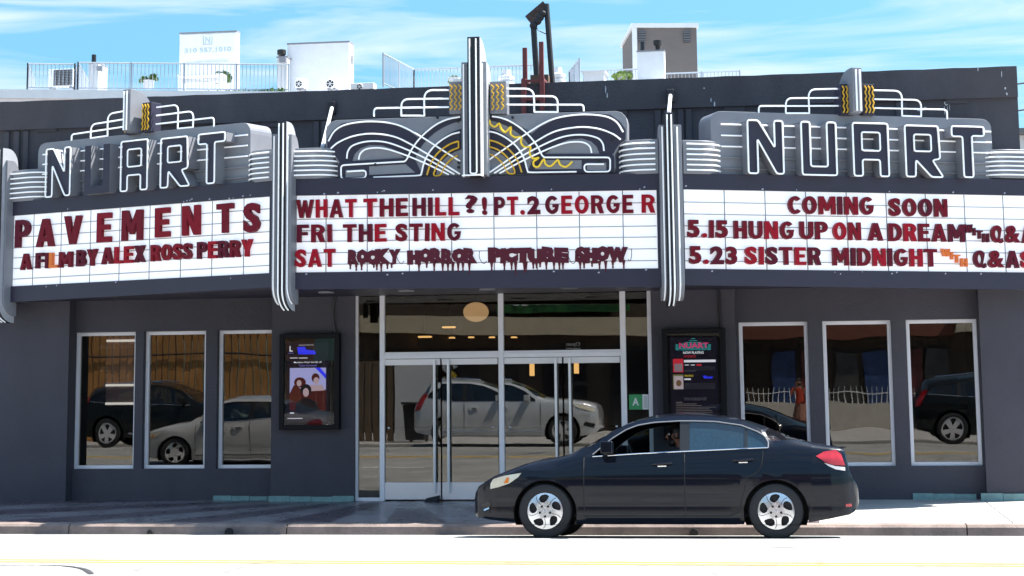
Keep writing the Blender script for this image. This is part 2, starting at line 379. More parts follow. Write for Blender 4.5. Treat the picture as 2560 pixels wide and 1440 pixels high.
# pavement in front of the theatre: kerb blocks, then terrazzo, then plain concrete beside it
ZK, ZB = -.012, .046
def swz(y): return ZK+(ZB-ZK)*(y-KY)/(-KY)
mb = MB(); x = -40.0
while x < 30:
    ln = random.choice([2.4, 3.0, 3.3]); a, b = x+.008, x+ln-.008
    mb.add([(a, KY-.02, -.25), (b, KY-.02, -.25), (b, KY+.015, swz(KY)-.03), (a, KY+.015, swz(KY)-.03), (a, KY+.05, swz(KY)), (b, KY+.05, swz(KY)),
            (b, KY+.3, swz(KY+.3)), (a, KY+.3, swz(KY+.3)), (b, KY+.3, -.25), (a, KY+.3, -.25)],
           [(0, 1, 2, 3), (3, 2, 5, 4), (4, 5, 6, 7), (7, 6, 8, 9), (0, 3, 4, 7, 9), (1, 8, 6, 5, 2)])
    x += ln
kb = struct('kerb', mb, M['kerb'])
mb = MB()
for (px, r) in ((572, .055), (375, .04), (1735, .055)):
    p = at(px, 1334, KY-.02); mb.lathe([(r, -.012), (r, .03)], (p.x, KY-.02, -.142+r*.55), 'y', 14)
struct('kerb_drain', mb, M['dark'])
def slab(mb, x0, x1, y0, y1, h=0):
    mb.add([(x0, y0, swz(y0)+h), (x1, y0, swz(y0)+h), (x1, y1, swz(y1)+h), (x0, y1, swz(y1)+h), (x0, y0, -.4), (x1, y0, -.4), (x1, y1, -.4), (x0, y1, -.4)],
           [(0, 1, 2, 3), (0, 4, 5, 1), (1, 5, 6, 2), (2, 6, 7, 3), (3, 7, 4, 0)])
mb = MB(); slab(mb, -12.6, .19, KY+.302, .9)
tz = struct('pavement', mb, M['terrazzo'])
mb = MB()
for i in range(10): slab(mb, -12.61-(i+1)*2.4+.008, -12.61-i*2.4-.008, KY+.302, .3)
for i in range(10): slab(mb, .19+i*2.4+.008, .19+(i+1)*2.4-.008, KY+.302, .6)  # edge drawn in so the pale tone whitens the sunlit patch
struct('side_pavement', mb, M['concrete'])

# ================================================================== the theatre building
TB = thing('theatre_building', 'long charcoal stucco theatre front with windows and glass doors under its marquee', 'building', (-6, 0, 0))
XPL, XBL, XEL, XER, XBR, XPR, XC = -11.354, -8.054, -6.727, -2.18, -.92, 2.63, 3.33
ZT = 3.32; ZTOP = at(1300, 209, -.06).z
BY, WY, EY = .25, .40, .10                    # bay wall, window and entrance planes
for bs in (((-17, XPL, 0, .247), (-17, XPL-.401, .2472, 1.0)), ((XBL, XEL-.01, 0, .247), (XBL+1.0, XEL-.012, .2472, 1.0)), ((XER+.01, XBR, 0, 1.0),), ((XPR, XC, 0, 1.0),)):
    mb = MB()
    for q in bs: mb.box(*q, -.3, ZT)
    mb.build('pillar', M['wall'], TB)
wins = []
zt_, zb_ = at(2140, 802, WY).z, at(2140, 1165, WY).z
for a, b in ((1847, 2019), (2056, 2227), (2264, 2441)): wins.append((at(a, 830, WY).x, at(b, 830, WY).x))
wr = sum(b-a for a, b in wins)/3
for a in (191, 365, 549): x = at(a, 1000, WY).x; wins.append((x, x+wr))
for lo, hi, ws in ((XPL-.4, XBL+.95, wins[3:]), (XBR-.01, XPR+.01, wins[:3])):
    holes = [[(a, zb_), (a, zt_), (b, zt_), (b, zb_)] for a, b in ws]
    MB().prism(FW, [(lo, -.3), (hi, -.3), (hi, ZT-.003), (lo, ZT-.003)], -BY, -BY-.26, holes).build('wall', M['wall'], TB)
mb = MB().box(-17, XC, 0, 14, ZT, ZTOP-.35)
mb.build('upper_wall', M['wallup'], TB)
mb = MB()                                        # slightly uneven parapet cap
n = 90; bot = ZTOP-.46
for i in range(n):
    a, b = -17+(XC+17)*i/n, -17+(XC+17)*(i+1)/n
    za, zb2 = ZTOP+.003*math.sin(i*1.7)+.002*math.sin(i*4.1), ZTOP+.003*math.sin((i+1)*1.7)+.002*math.sin((i+1)*4.1)
    mb.add([(a, -.06, bot), (b, -.06, bot), (b, -.06, zb2), (a, -.06, za), (a, .25, bot), (b, .25, bot), (b, .25, zb2), (a, .25, za)],
           [(0, 1, 2, 3), (3, 2, 6, 7), (4, 7, 6, 5), (0, 4, 5, 1)]+([(0, 3, 7, 4)] if i == 0 else [])+([(1, 5, 6, 2)] if i == n-1 else []))
mb.box(XC-.25, XC+.02, .25, 14, bot, ZTOP-.01).box(-17, XC-.25, 13.7, 14, bot, ZTOP-.01)
mb.build('parapet', M['wallup'], TB)
for px in (20, 45, 68, 535, 556, 792, 812, 855, 880, 1645, 1668, 1702, 1722, 2248, 2262):
    x = at(px, 300, 0).x
    MB().box(x-.045, x+.045, -.045, .0, ZT+.4, bot-.02).build('pilaster', M['wallup'], TB, bevel=.01)
for px, py in ((120, 305), (678, 293), (1542, 267), (1835, 255), (2390, 233)):
    p = at(px, py, 0)
    MB().box(p.x-.16, p.x+.16, -.03, 0, p.z-.16, p.z+.16).box(p.x-.03, p.x+.03, -.05, -.03, p.z-.03, p.z+.03).build('wall_plate', M['wallup'], TB, bevel=.008)
mb = MB()
for (px, py, wd, ht) in ((2366, 258, 14, 14), (2361, 275, 3, 26), (2369, 278, 3, 34), (2374, 268, 2, 20), (2303, 275, 22, 5), (2313, 269, 10, 4), (2444, 174, 3, 14), (2503, 187, 3, 18), (2512, 222, 5, 6), (2516, 236, 4, 8), (1778, 252, 3, 12), (1787, 262, 4, 14), (1761, 222, 4, 4), (1515, 225, 3, 20), (1519, 240, 3, 14)):
    p, q = at(px-wd/2, py-ht/2, -.004), at(px+wd/2, py+ht/2, -.004)
    up = p.z > bot
    y = -.064 if up else -.004
    pts = []
    for i in range(10):
        a = 2*math.pi*i/10; k = random.uniform(.7, 1.1)
        pts.append(((p.x+q.x)/2+(q.x-p.x)/2*k*math.cos(a), (p.z+q.z)/2+(p.z-q.z)/2*k*math.sin(a)))
    mb.prism(FW, pts, -y, -y-.003)
mb.build('paint_splash', mat('white bird and paint splash', (.55, .56, .6), .7, var=.2), TB)
for a, b, t, pl in ((534, 671, 1239, BY), (672, 886, 1240, 0), (2282, 2441, 1233, BY), (2452, 2620, 1233, 0)):
    x0, x1 = at(a, 1248, pl).x, at(b, 1248, pl).x
    if pl: x1 = min(x1, XBL if x1 < -6 else XPR)
    mb = MB(); k = max(2, round((x1-x0)/.3))
    for i in range(k): mb.box(x0+(x1-x0)*i/k+.003, x0+(x1-x0)*(i+1)/k-.003, pl-.035-.004*(i % 2), pl-.001, ZB-.1, at(a, t, pl).z-.006*(i % 3))
    mb.build('base_tile', M['teal'], TB)
# windows
for a, b in wins:
    f = MB(); t = .055
    f.box(a, a+t, WY-.04, WY+.05, zb_, zt_).box(b-t, b, WY-.04, WY+.05, zb_, zt_).box(a+t, b-t, WY-.038, WY+.05, zb_, zb_+t).box(a+t, b-t, WY-.038, WY+.05, zt_-t, zt_)
    fo = f.build('window', M['alu'], TB, bevel=.004); OFF[fo.name] = OFF[TB.name]
    MB().box(a+t-.005, b-t+.005, WY+.012, WY+.02, zb_+t-.005, zt_-t+.005).build('pane', M['glass'], fo)
# interior shells
brown = mat('dark brown lobby wall', (.05, .03, .02), .7, var=.3); 
mb = MB()
for x0, x1, y1 in ((XPL-.39, XBL+.94, 3.5), (XEL-.1, XER+.1, 8.5), (XBR-.4, XPR+.1, 3.5)):
    y0 = WY+.12 if y1 < 4 else .28
    mb.add([(x0, y0, .03), (x1, y0, .03), (x1, y1, .03), (x0, y1, .03), (x0, y0, 3.31), (x1, y0, 3.31), (x1, y1, 3.31), (x0, y1, 3.31)],
           [(0, 1, 2, 3), (4, 7, 6, 5), (3, 2, 6, 7), (0, 3, 7, 4), (1, 5, 6, 2)])
mb.build('lobby_interior', brown, TB)
mb = MB()
for i in range(14): mb.box(XEL, XER, .5+i*.6, .53+i*.6, 3.27, 3.30)
for i in range(8): mb.box(XEL+i*.6, XEL+.03+i*.6, .53, 8.4, 3.272, 3.302)
mb.build('ceiling_grid', mat('ceiling grid', (.12, .10, .07), .6), TB)
warm = mat('lit warm lamp', (.9, .7, .4), .5, var=0, emit=1.1, ecol=(1, .62, .25))
for px, py in ((1040, 756), (1110, 752), (1365, 728), (1462, 733), (1380, 745)):
    p = zg(px, py, 3.26)
    MB().lathe([(.11, 0), (.11, .03)], (p.x, min(max(p.y, 1), 8), 3.25), 'z', 14).build('downlight', M['silver'], TB)
for px, py in ((1058, 845), (1130, 846), (1178, 845), (1230, 845), (1285, 845)):
    p = at(px, py, 8.2); MB().lathe([(.07, 0), (.05, .03)], (p.x, 8.2, p.z), 'z', 12).build('spot_lamp', warm, TB)
# entrance
fr = MB(); zt2 = ZT
def ebar(px0, px1, z0=None, z1=None, py=1000, d0=-.04, d1=.06, mbb=None):
    (mbb or fr).box(at(px0, py, EY-.04).x, at(px1, py, EY-.04).x, EY+d0, EY+d1, z0, z1)
zfl = swz(0)
for a, b in ((886, 894.5), (949, 961), (1247, 1260), (1553, 1567), (1622, 1633)):
    ebar(a, b, zfl, zt2, d0=-.04 if a != 1247 else -.045)
def ez(py, px=1100): return at(px, py, EY-.04).z
zh0, zh1 = ez(896), ez(884)
xa, xb, xc2 = at(961, 1000, EY-.04).x, at(1247, 1000, EY-.04).x, at(1260, 1000, EY-.04).x
xd = at(1553, 1000, EY-.04).x
fr.box(xa, xb, EY-.042, EY+.06, zh0, zh1).box(xc2, xd, EY-.042, EY+.06, zh0, zh1)
fr.box(xa, xb, EY-.03, EY+.05, zh1, zh1+.03).box(xc2, xd, EY-.03, EY+.05, zh1, zh1+.03)
xs0, xs1 = at(894.5, 1000, EY-.04).x, at(949, 1000, EY-.04).x; xs2, xs3 = at(1567, 1000, EY-.04).x, at(1622, 1000, EY-.04).x
fr.box(xs0, xs1, EY-.035, EY+.05, zfl, zfl+.05).box(xs2, xs3, EY-.035, EY+.05, zfl, zfl+.05)
EF = fr.build('entrance_frame', M['alu'], TB, bevel=.004)
for a, b, z0, z1 in ((xa, xb, zh1+.03, zt2), (xc2, xd, zh1+.03, zt2), (xs0, xs1, zfl+.05, zt2), (xs2, xs3, zfl+.05, zt2)):
    MB().box(a-.004, b+.004, EY+.01, EY+.018, z0-.004, z1).build('pane', M['doorglass'], EF)
zd0, zd1, zr0, zr1 = ez(1249), zh0-.006, ez(1206), ez(912)
def door(px0, px1, pull, bar0, bar1, swing=0):
    x0, x1 = at(px0, 1000, EY).x+.004, at(px1, 1000, EY).x-.004
    d = MB().box(x0, x1, EY, EY+.012, zr0-.004, zr1+.004).build('door', M['doorglass'], TB)
    MB().box(x0, x1, EY-.02, EY+.03, zd0, zr0).build('bottom_rail', M['steel'], d, bevel=.003)
    MB().box(x0, x1, EY-.02, EY+.03, zr1, zd1).build('top_rail', M['steel'], d, bevel=.003)
    xp = at(pull, 1000, EY-.08).x
    MB().tube([(xp, EY-.08, zd0+.1), (xp, EY-.08, zd1-.02)], .022, 8).tube([(xp, EY-.08, zd0+.3), (xp, EY, zd0+.3)], .012).tube([(xp, EY-.08, zd1-.3), (xp, EY, zd1-.3)], .012).build('pull_handle', M['steel'], d, smooth=True)
    zz = ez(1069); xe, xf = at(bar0, 1069, EY+.06).x, at(bar1, 1069, EY+.06).x
    MB().tube([(xe, EY+.06, zz), (xf, EY+.06, zz)], .011).ball((xe, EY-.012, zz), .022).tube([(xe, EY-.012, zz), (xe, EY+.06, zz)], .008).build('push_bar', M['chrome'], d, smooth=True)
    if swing:                                 # not quite shut
        hp = Matrix.Translation(Vector((x1, EY, 0))-OFF[TB.name]); d.matrix_basis = hp @ Matrix.Rotation(math.radians(swing), 4, 'Z') @ hp.inverted()
door(961, 1102, 1086, 975, 1082); door(1105, 1246, 1121, 1234, 1124, 1.15); door(1261, 1407, 1390, 1278, 1386); door(1410, 1552, 1425, 1543, 1429)
# loose things round the doors
p = at(1078, 1246, -.08)
o = MB().add([(p.x-.09, -.2, swz(-.2)), (p.x+.1, -.2, swz(-.2)), (p.x+.1, .06, swz(0)), (p.x-.09, .06, swz(0)), (p.x-.07, -.14, swz(0)+.05), (p.x+.12, -.14, swz(0)+.09), (p.x+.12, .03, swz(0)+.09), (p.x-.07, .03, swz(0)+.05)],
    [(0, 1, 2, 3), (4, 5, 6, 7), (0, 1, 5, 4), (1, 2, 6, 5), (2, 3, 7, 6), (3, 0, 4, 7)]).build('door_stop', M['rubber'], bevel=.012)
tag(o, 'small black rubber door stop at the foot of the left glass doors', 'door stop')
c = thing('grade_card', 'green and white letter grade card with an A inside the right sidelight', 'sign', (at(1597, 1024, EY+.008).x, EY, at(1597, 1024, EY+.008).z))
q0, q1 = at(1573, 1024, EY+.006), at(1621, 986, EY+.006); xm = q0.x+(q1.x-q0.x)*.68
MB().box(q0.x, xm, EY+.002, EY+.0085, q0.z, q1.z).build('green_panel', mat('green card', (.03, .30, .10), .4, var=0), c)
MB().box(xm+.002, q1.x, EY+.002, EY+.0085, q0.z, q1.z).build('white_panel', M['white'], c)
mb = MB(); text_on(mb, FW, 'A', q0.x+.05, xm-.05, q0.z+.06, q1.z-.05, -EY, .004, .035); mb.build('letter', M['white'], c)
mb = MB()
for i in range(6): mb.box(xm+.02, q1.x-.02, EY-.002, EY+.001, q0.z+.03+i*.03, q0.z+.042+i*.03)
mb.build('small_print', mat('grey print', (.3, .35, .33), .6, var=0), c)
# lobby lamps
p = at(1190, 780, 3.2)
lan = thing('paper_lantern', 'glowing oval paper lantern hanging inside above the left doors', 'lamp', (p.x, 3.2, p.z-.15))
MB().ball(p, .22, 20, 14, (1, 1, .76)).build('lamp_shade', mat('lit paper shade', (.9, .75, .5), .6, var=0, emit=.42, ecol=(1, .66, .36)), lan, smooth=True)
MB().tube([(p.x, 3.2, p.z+.16), (p.x, 3.2, 3.3)], .008).build('cord', M['dark'], lan)
for px, py, lab in ((1123, 816, 'small lit glass ceiling lamp seen under the paper lantern to its left'), (1063, 840, 'small lit glass ceiling lamp lowest and farthest left of the lobby lamps')):
    p = at(px, py, 5.0); lp = thing('lobby_lamp', lab, 'lamp', (p.x, 5, p.z-.06), 'small lamps in the lobby')
    MB().box(p.x-.12, p.x+.12, 4.9, 5.1, p.z-.03, p.z+.0).build('glass_bowl', warm, lp, bevel=.02)
    for s in (-.12, .12): MB().box(p.x+s-.012, p.x+s+.012, 4.98, 5.02, p.z-.06, p.z+.08).build('bracket', M['chrome'], lp)
    MB().tube([(p.x, 5, p.z+.02), (p.x, 5, 3.3)], .008).build('stem', M['dark'], lp)
for px, py, lab in ((1330, 923, 'narrow lit amber pendant lamp left of the right door handles'), (1441, 917, 'narrow lit amber pendant lamp right of the right door handles')):
    p = at(px, py, 5.5); lp = thing('pendant_lamp', lab, 'lamp', (p.x, 5.5, p.z-.1), 'amber pendants behind the right doors')
    MB().lathe([(.045, -.12), (.045, .12)], p, 'z', 12).build('lamp_tube', warm, lp)
    MB().tube([p+Vector((0, 0, .12)), (p.x, 5.5, 3.3)], .006).build('cord', M['dark'], lp)
# the board glowing inside the first left window
a = thing('popcorn_sign', 'dim violet and grey menu sign behind the first left window', 'sign', (at(290, 1010, .9).x, .9, at(290, 1010, .9).z))
q0, q1 = at(264, 1014, .9), at(345, 834, .9)
MB().box(q0.x, q1.x, .9, .94, q0.z, q1.z).build('panel', mat('dim menu panel', (.28, .22, .27), .25, var=.5, scale=2.5, emit=.02, ecol=(.7, .5, .6)), a)
mb = MB(); F9 = Frame(0, .9, 0)
x0, z0 = q0.x-.12, at(290, 944, .9).z
text_on(mb, F9, 'UPGRADE YOUR', x0, x0+.58, z0+.1, z0+.18, .004, .004, .01); text_on(mb, F9, 'POPCORN', x0+.1, x0+.5, z0-.02, z0+.06, .004, .004, .01)
z1 = at(290, 872, .9).z; text_on(mb, F9, 'Members Get More', x0, x0+.6, z1, z1+.07, .004, .004, .005)
mb.build('lettering', mat('grey lettering', (.45, .42, .5), .5, var=0, emit=.03), a)
mb = MB()
for py in (852, 963, 1009): z = at(290, py, .9).z; mb.box(q0.x, q1.x, .88, .899, z-.018, z+.018)
mb.build('light_bar', mat('lit sign bar', (.8, .85, .9), .4, var=0, emit=.8), a)
# cables down the pillars
for pts, lab in (([(852, 722), (838, 745), (833, 770), (834, 800), (840, 832)], 'black cable drooping from the marquee to the left poster case'),
                 ([(1797, 716), (1799, 760), (1801, 800), (1803, 825)], 'thin dark cable running down the pillar to the right poster case')):
    o = MB().tube(smooth_line([at(x, y, -.03) for x, y in pts]), .018, 6).build('power_cable', M['black'], smooth=True); tag(o, lab, 'cable')
# ================================================================== the marquee
def lin(p, q):
    return lambda u: p[1]+(q[1]-p[1])*(u-p[0])/(q[0]-p[0])
PANB = FL.uv(24, 540)[0]; print('board left end', PANB)
UEND = max(5.2, -PANB+.12)
PAN = {}
for k, F, tops, bots, bd in (('C', FC, ((735, 447), (1650, 433)), ((735, 723), (1650, 717.5)), ((738.5, 489), (1641, 474.7), (1642, 670.7), (736.7, 681))),
                             ('L', FL, ((22, 504), (678, 450)), ((17, 756), (674, 719)), ((24, 540), (674, 491), (672, 682.6), (23, 716))),
                             ('R', FR, ((1707, 433), (2560, 449)), ((1707, 713), (2560, 724)), ((1709, 473), (2560, 489), (2560, 681), (1711.6, 671.6)))):
    PAN[k] = dict(F=F, top=lin(F.uv(*tops[0]), F.uv(*tops[1])), bot=lin(F.uv(*bots[0]), F.uv(*bots[1])),
                  bt=lin(F.uv(*bd[0]), F.uv(*bd[1])), bb=lin(F.uv(*bd[3]), F.uv(*bd[2])), b0=F.uv(*bd[0])[0], b1=F.uv(*bd[1])[0])
HW = (FR.o-FC.o).length
PAN['C'].update(u0=-HW+.0, u1=HW); PAN['L'].update(u0=-UEND, u1=0); PAN['R'].update(u0=0, u1=UEND)
PAN['R']['b1'] = -PAN['L']['b0']; 
MQ = thing('marquee_canopy', 'dark navy three sided cinema marquee with white backlit letter boards', 'marquee', (-4.425, -1.6, 3.1))
mb = MB(); pts = [FL.P(-UEND, 0, -.12), FL.P(-.05, 0, -.12), FR.P(.05, 0, -.12), FR.P(UEND, 0, -.12), Vector((FR.P(UEND, 0).x, -.01, 0)), Vector((FL.P(-UEND, 0).x, -.01, 0))]
ztp, zbt = PAN['C']['top'](0)-.05, PAN['C']['bot'](0)+.05
mb.add([p+Vector((0, 0, zbt)) for p in pts]+[p+Vector((0, 0, ztp)) for p in pts], [tuple(range(6)), tuple(range(11, 5, -1))]+[(i, (i+1) % 6, (i+1) % 6+6, i+6) for i in range(6)])
mb.build('canopy_box', M['navy'], MQ)
SEAM = mat('board seam', (.12, .12, .15), .5, var=0)
for k in 'LCR':
    d = PAN[k]; F = d['F']; a, b = d['u0'], d['u1']
    hole = [(d['b0'], d['bb'](d['b0'])), (d['b0'], d['bt'](d['b0'])), (d['b1'], d['bt'](d['b1'])), (d['b1'], d['bb'](d['b1']))]
    MB().prism(F, [(a, d['bot'](a)), (b, d['bot'](b)), (b, d['top'](b)), (a, d['top'](a))], 0, -.12, [hole]).build('fascia', M['navy'], MQ)
    MB().prism(F, hole, -.035, -.10).build('letter_board', M['board'], MQ)
    for i in range(6):
        t = (.16, .31, .46, .60, .75, .90)[i]
        def vv(u): return d['bt'](u)+(d['bb'](u)-d['bt'](u))*t
        MB().tube([F.P(d['b0']+.01, vv(d['b0']), -.022), F.P(d['b1']-.01, vv(d['b1']), -.022)], .0065, 5).build('letter_rail', M['rail'], MQ)
    seams = {'C': (815, 918, 1023, 1129, 1235, 1342, 1449, 1558), 'L': (84, 153, 226, 299, 374, 452, 530, 609), 'R': (1813, 1915, 2017, 2119, 2218, 2317, 2414, 2511)}[k]
    for px in seams:
        u = F.uv(px, 580, -.03)[0]; MB().fbox(F, u-.006, u+.006, d['bb'](u)+.002, d['bt'](u)-.002, -.0345, -.031).build('board_seam', SEAM, MQ)
    mb = MB()
    for i in range(16):
        u = a+(b-a)*random.random(); s = random.uniform(.006, .02)
        v = random.choice((d['bt'](u)+random.uniform(.01, .05), d['bb'](u)-random.uniform(.01, .05)))
        mb.prism(F, [(u-s, v-.008), (u+s*.4, v-.012), (u+s, v+.004), (u-.2*s, v+.012)], 0, .0025)
    mb.build('chipped_paint', mat('chipped paint', (.4, .4, .48), .7, var=0), MQ)
mb = MB()
for u in (-2.4, -1.2, 0, 1.2, 2.4): mb.lathe([(.12, -.02), (.12, .0)], FC.P(u, zbt, -1.2), 'z', 16)
mb.build('soffit_light', M['silver'], MQ)

def fin(mb, F, u0, u1, prof):
    a = [F.P(u0, v, n) for n, v in prof]; b = [F.P(u1, v, n) for n, v in prof]; k = len(prof)
    tri = fill([prof])
    mb.add(a+b, [tuple(t) for t in tri]+[tuple(i+k for i in reversed(t)) for t in tri]+[(i, (i+1) % k, (i+1) % k+k, i+k) for i in range(k)])
def finprof(nf, nb, vt, vb, rt=.35, rb=.3):
    """side outline of a fin: straight front, rounded top back, bottom swept back"""
    p = [(nf, vt), (nf-.10, vt)]
    for i in range(1, 7): a = math.pi/2*i/6; p.append((nf-.10-(nf-.10-nb)*math.sin(a), vt-rt*(1-math.cos(a))))
    p.append((nb, vb+.02))
    for i in range(0, 9): a = math.pi/2*i/8; p.append((nb+(nf-nb)*math.sin(a), vb+rb*(1-math.cos(a))))
    return p
def fintube(F, u, nf, nb, vt, vb, rb, off=.03):
    t = [F.P(u, vt-.03, nf+off)]
    for i in range(8, 1, -1): a = math.pi/2*i/8; t.append(F.P(u, vb-off*.6+rb*(1-math.cos(a)), nb+(nf+off-nb)*math.sin(a)))
    return t
def pylon(F, name_label, pc, pw, wl, wr, group):
    """pc: px of the middle fin (x0, x1, top, bottom); wl, wr: the two wings"""
    nf, nw = .17, .10
    def rng(b, n): 
        (a, vt), (c, _) = F.uv(b[0], b[2], n), F.uv(b[1], b[2], n); return a, c, vt, F.uv((b[0]+b[1])/2, b[3], n)[1]
    P = thing('neon_pylon', name_label, 'neon pylon', F.P(0, 3, 0), group)
    a, b, vt, vb = rng(pc, nf); m = MB(); fin(m, F, a, b, finprof(nf, -.12, vt, vb, .25, .30)); m.build('middle_fin', [M['black']], P, bevel=.004)
    fin2 = MB(); fin(fin2, F, b-.004, b+.003, [(n-.012, v-.004) for n, v in finprof(nf, -.12, vt, vb, .25, .30)]); fin2.build('side_panel', M['silverL'], P)
    for f in (.25, .75):
        u = a+(b-a)*f; MB().tube(fintube(F, u, nf, -.12, vt, vb, .30, .022), .0105, 7).build('neon_tube', M['tube'], P, smooth=True)
    for wb, s in ((wl, .5), (wr, .45)):
        a2, b2, vt2, vb2 = rng(wb, nw); m = MB(); fin(m, F, a2, b2, finprof(nw, -.14, vt2, vb2, .3, .28)); m.build('wing', M['silver'], P, bevel=.004)
        MB().tube(fintube(F, a2+(b2-a2)*s, nw, -.14, vt2, vb2, .28, .022), .0105, 7).build('neon_tube', M['tube'], P, smooth=True)
    return P
FHL = Frame(FL.o.x, FL.o.y, math.radians(-11.75)); FHR = Frame(FR.o.x, FR.o.y, math.radians(11.75))
pylon(FHL, 'tall finned pylon with white tubes between PAVEMENTS board and centre board', (694, 715, 304, 776), 0, (681, 694, 336, 762), (715, 729, 336, 760), 'neon pylons of the marquee')
pylon(FHR, 'tall finned pylon with white tubes between centre board and COMING SOON board', (1661, 1682, 281, 764), 0, (1648, 1661, 312, 751), (1682, 1703, 312, 751), 'neon pylons of the marquee')
pe = FL.P(-UEND-.02, 0); FHE = Frame(pe.x, pe.y, math.radians(-30))
pylon(FHE, 'finned pylon cut off by the left edge of the photo beside PAVEMENTS board', (-10, 6, 372, 806), 0, (-24, -10, 405, 790), (6, 19, 402, 790), 'neon pylons of the marquee')

def drum(F, u0, u1, v0, v1, side, label, nt_=6):
    """silver box with one rounded end (side = +1 at u1, -1 at u0) and six tubes round it"""
    D = thing('corner_drum', label, 'neon drum', F.P((u0+u1)/2, v0, -.2), 'silver drums with neon bands along the marquee')
    r = min(.32, (u1-u0)*.6); nf = .02
    pl = [(u0, nf), (u1-r, nf)]+[(u1-r+r*math.sin(math.pi/2*i/8), nf-r+r*math.cos(math.pi/2*i/8)) for i in range(1, 9)]+[(u1, -.5), (u0, -.5)]
    if side < 0: pl = [(u0+u1-a, b) for a, b in pl]
    k = len(pl)
    MB().add([F.P(a, v0, b) for a, b in pl]+[F.P(a, v1, b) for a, b in pl], [tuple(range(k)), tuple(range(2*k-1, k-1, -1))]+[(i, (i+1) % k, (i+1) % k+k, i+k) for i in range(k)]).build('body', M['silver'], D, smooth=True, bevel=.006)
    tr = [(a, b) for a, b in pl[:10]]
    for i in range(nt_):
        v = v0+(v1-v0)*(.11+.155*i)
        line = []
        for j, (a, b) in enumerate(tr):
            if j == 0: a = a+.04*side
            if j < 2: q = (a, b+.035)
            else:
                an = math.pi/2*(j-1)/8; cx = u1-r if side > 0 else u0+r
                q = (cx+side*(r+.035)*math.sin(an), nf-r+(r+.035)*math.cos(an))
            line.append(F.P(q[0], v, q[1]))
        MB().tube(line, .0115, 7).build('neon_tube', M['tube'], D, smooth=True)
def drum_px(F, x0, x1, y0, y1, side, label):
    (a, v1), (b, _) = F.uv(x0, y0, .02), F.uv(x1, y0, .02); v0 = F.uv((x0+x1)/2, y1, .02)[1]
    drum(F, a, b, v0, v1, side, label); return a, b, v0, v1
dl = drum_px(FL, 606, 682, 379, 455, -1, 'silver banded drum between left NUART sign and left pylon')
drum_px(FC, 730, 836, 371, 446, 1, 'silver banded drum just right of the left pylon')
drum_px(FC, 1549, 1645, 350, 435, -1, 'silver banded drum just left of the right pylon')
dr = drum_px(FR, 1707, 1811, 350, 435, 1, 'silver banded drum between right pylon and right NUART sign')
d2 = drum_px(FR, 2470, 2680, 372, 446, -1, 'silver banded drum at the far right edge past the letter T')
drum_px(FL, 24, 106, 428, 502, 1, 'silver banded drum at the far left edge before the letter N')
for (x0, y0), (x1, y1), lab in (((830, 268), (806, 368), 'white tubular strut slanting from wall bracket to drum beside left wing'), ((1676, 238), (1672, 282), 'short white strut from wall bracket to the top of right pylon')):
    t = thing('sign_strut', lab, 'strut', at(x0, y0, -.06), 'white struts bracing the marquee signs')
    a = at(x0, y0, -.1); b = FC.P(*FC.uv(x1, y1, -.2), -.2)
    MB().tube([a, b], .028, 8).build('rod', M['white'], t, smooth=True)
    MB().box(a.x-.06, a.x+.06, -.16, 0, a.z-.12, a.z+.09).build('wall_bracket', M['black'], t, bevel=.02)

# ================================================================== neon signs
Z3 = lambda x, y: (1620+.45831*x, 140+.45831*y)
Z2 = lambda x, y: (680+.4723*x, 60+.4723*y)
LET = {'N': ([(0, 0), (0, 1), (.3, 1), (.76, .49), (.76, 1), (1, 1), (1, 0), (.8, 0), (.27, .65), (.27, 0)], []),
       'U': ([(0, 0), (0, 1), (.25, 1), (.25, .16), (.74, .16), (.74, 1), (1, 1), (1, 0)], []),
       'A': ([(0, 0), (0, 1), (1, 1), (1, 0), (.75, 0), (.75, .31), (.25, .31), (.25, 0)], [[(.25, .48), (.77, .48), (.77, .83), (.25, .83)]]),
       'R': ([(0, 0), (0, 1), (.9, 1), (.93, .36), (.72, .33), (1, 0), (.68, 0), (.27, .33), (.25, 0)], [[(.24, .5), (.7, .5), (.7, .83), (.24, .83)]]),
       'T': ([(.33, 0), (.33, .8), (0, .8), (0, 1), (1, 1), (1, .82), (.62, .82), (.62, 0)], [])}
UB0, UB1 = FR.uv(*Z3(345, 500), -.1)[0], FR.uv(*Z3(1878, 500), -.1)[0]
UC = (UB0+UB1)/2
def zig(F, uc, u0, u1, v0, v1, n, P, cnt=3):
    MB().fbox(F, uc+u0, uc+u1, v0, v1, n-.22, n).build('zigzag_panel', M['navy'], P, bevel=.006)
    for i in range(cnt):
        u = uc+u0+(u1-u0)*(.2+.6*i/(cnt-1)); w_ = (u1-u0)*.085
        MB().tube(rounded([F.P(u+(w_ if j % 2 else -w_), v1-.03-(v1-v0-.06)*j/8, n+.03) for j in range(9)], .02, 2), .0105, 6).build('neon_tube', M['tubeo'], P, smooth=True)
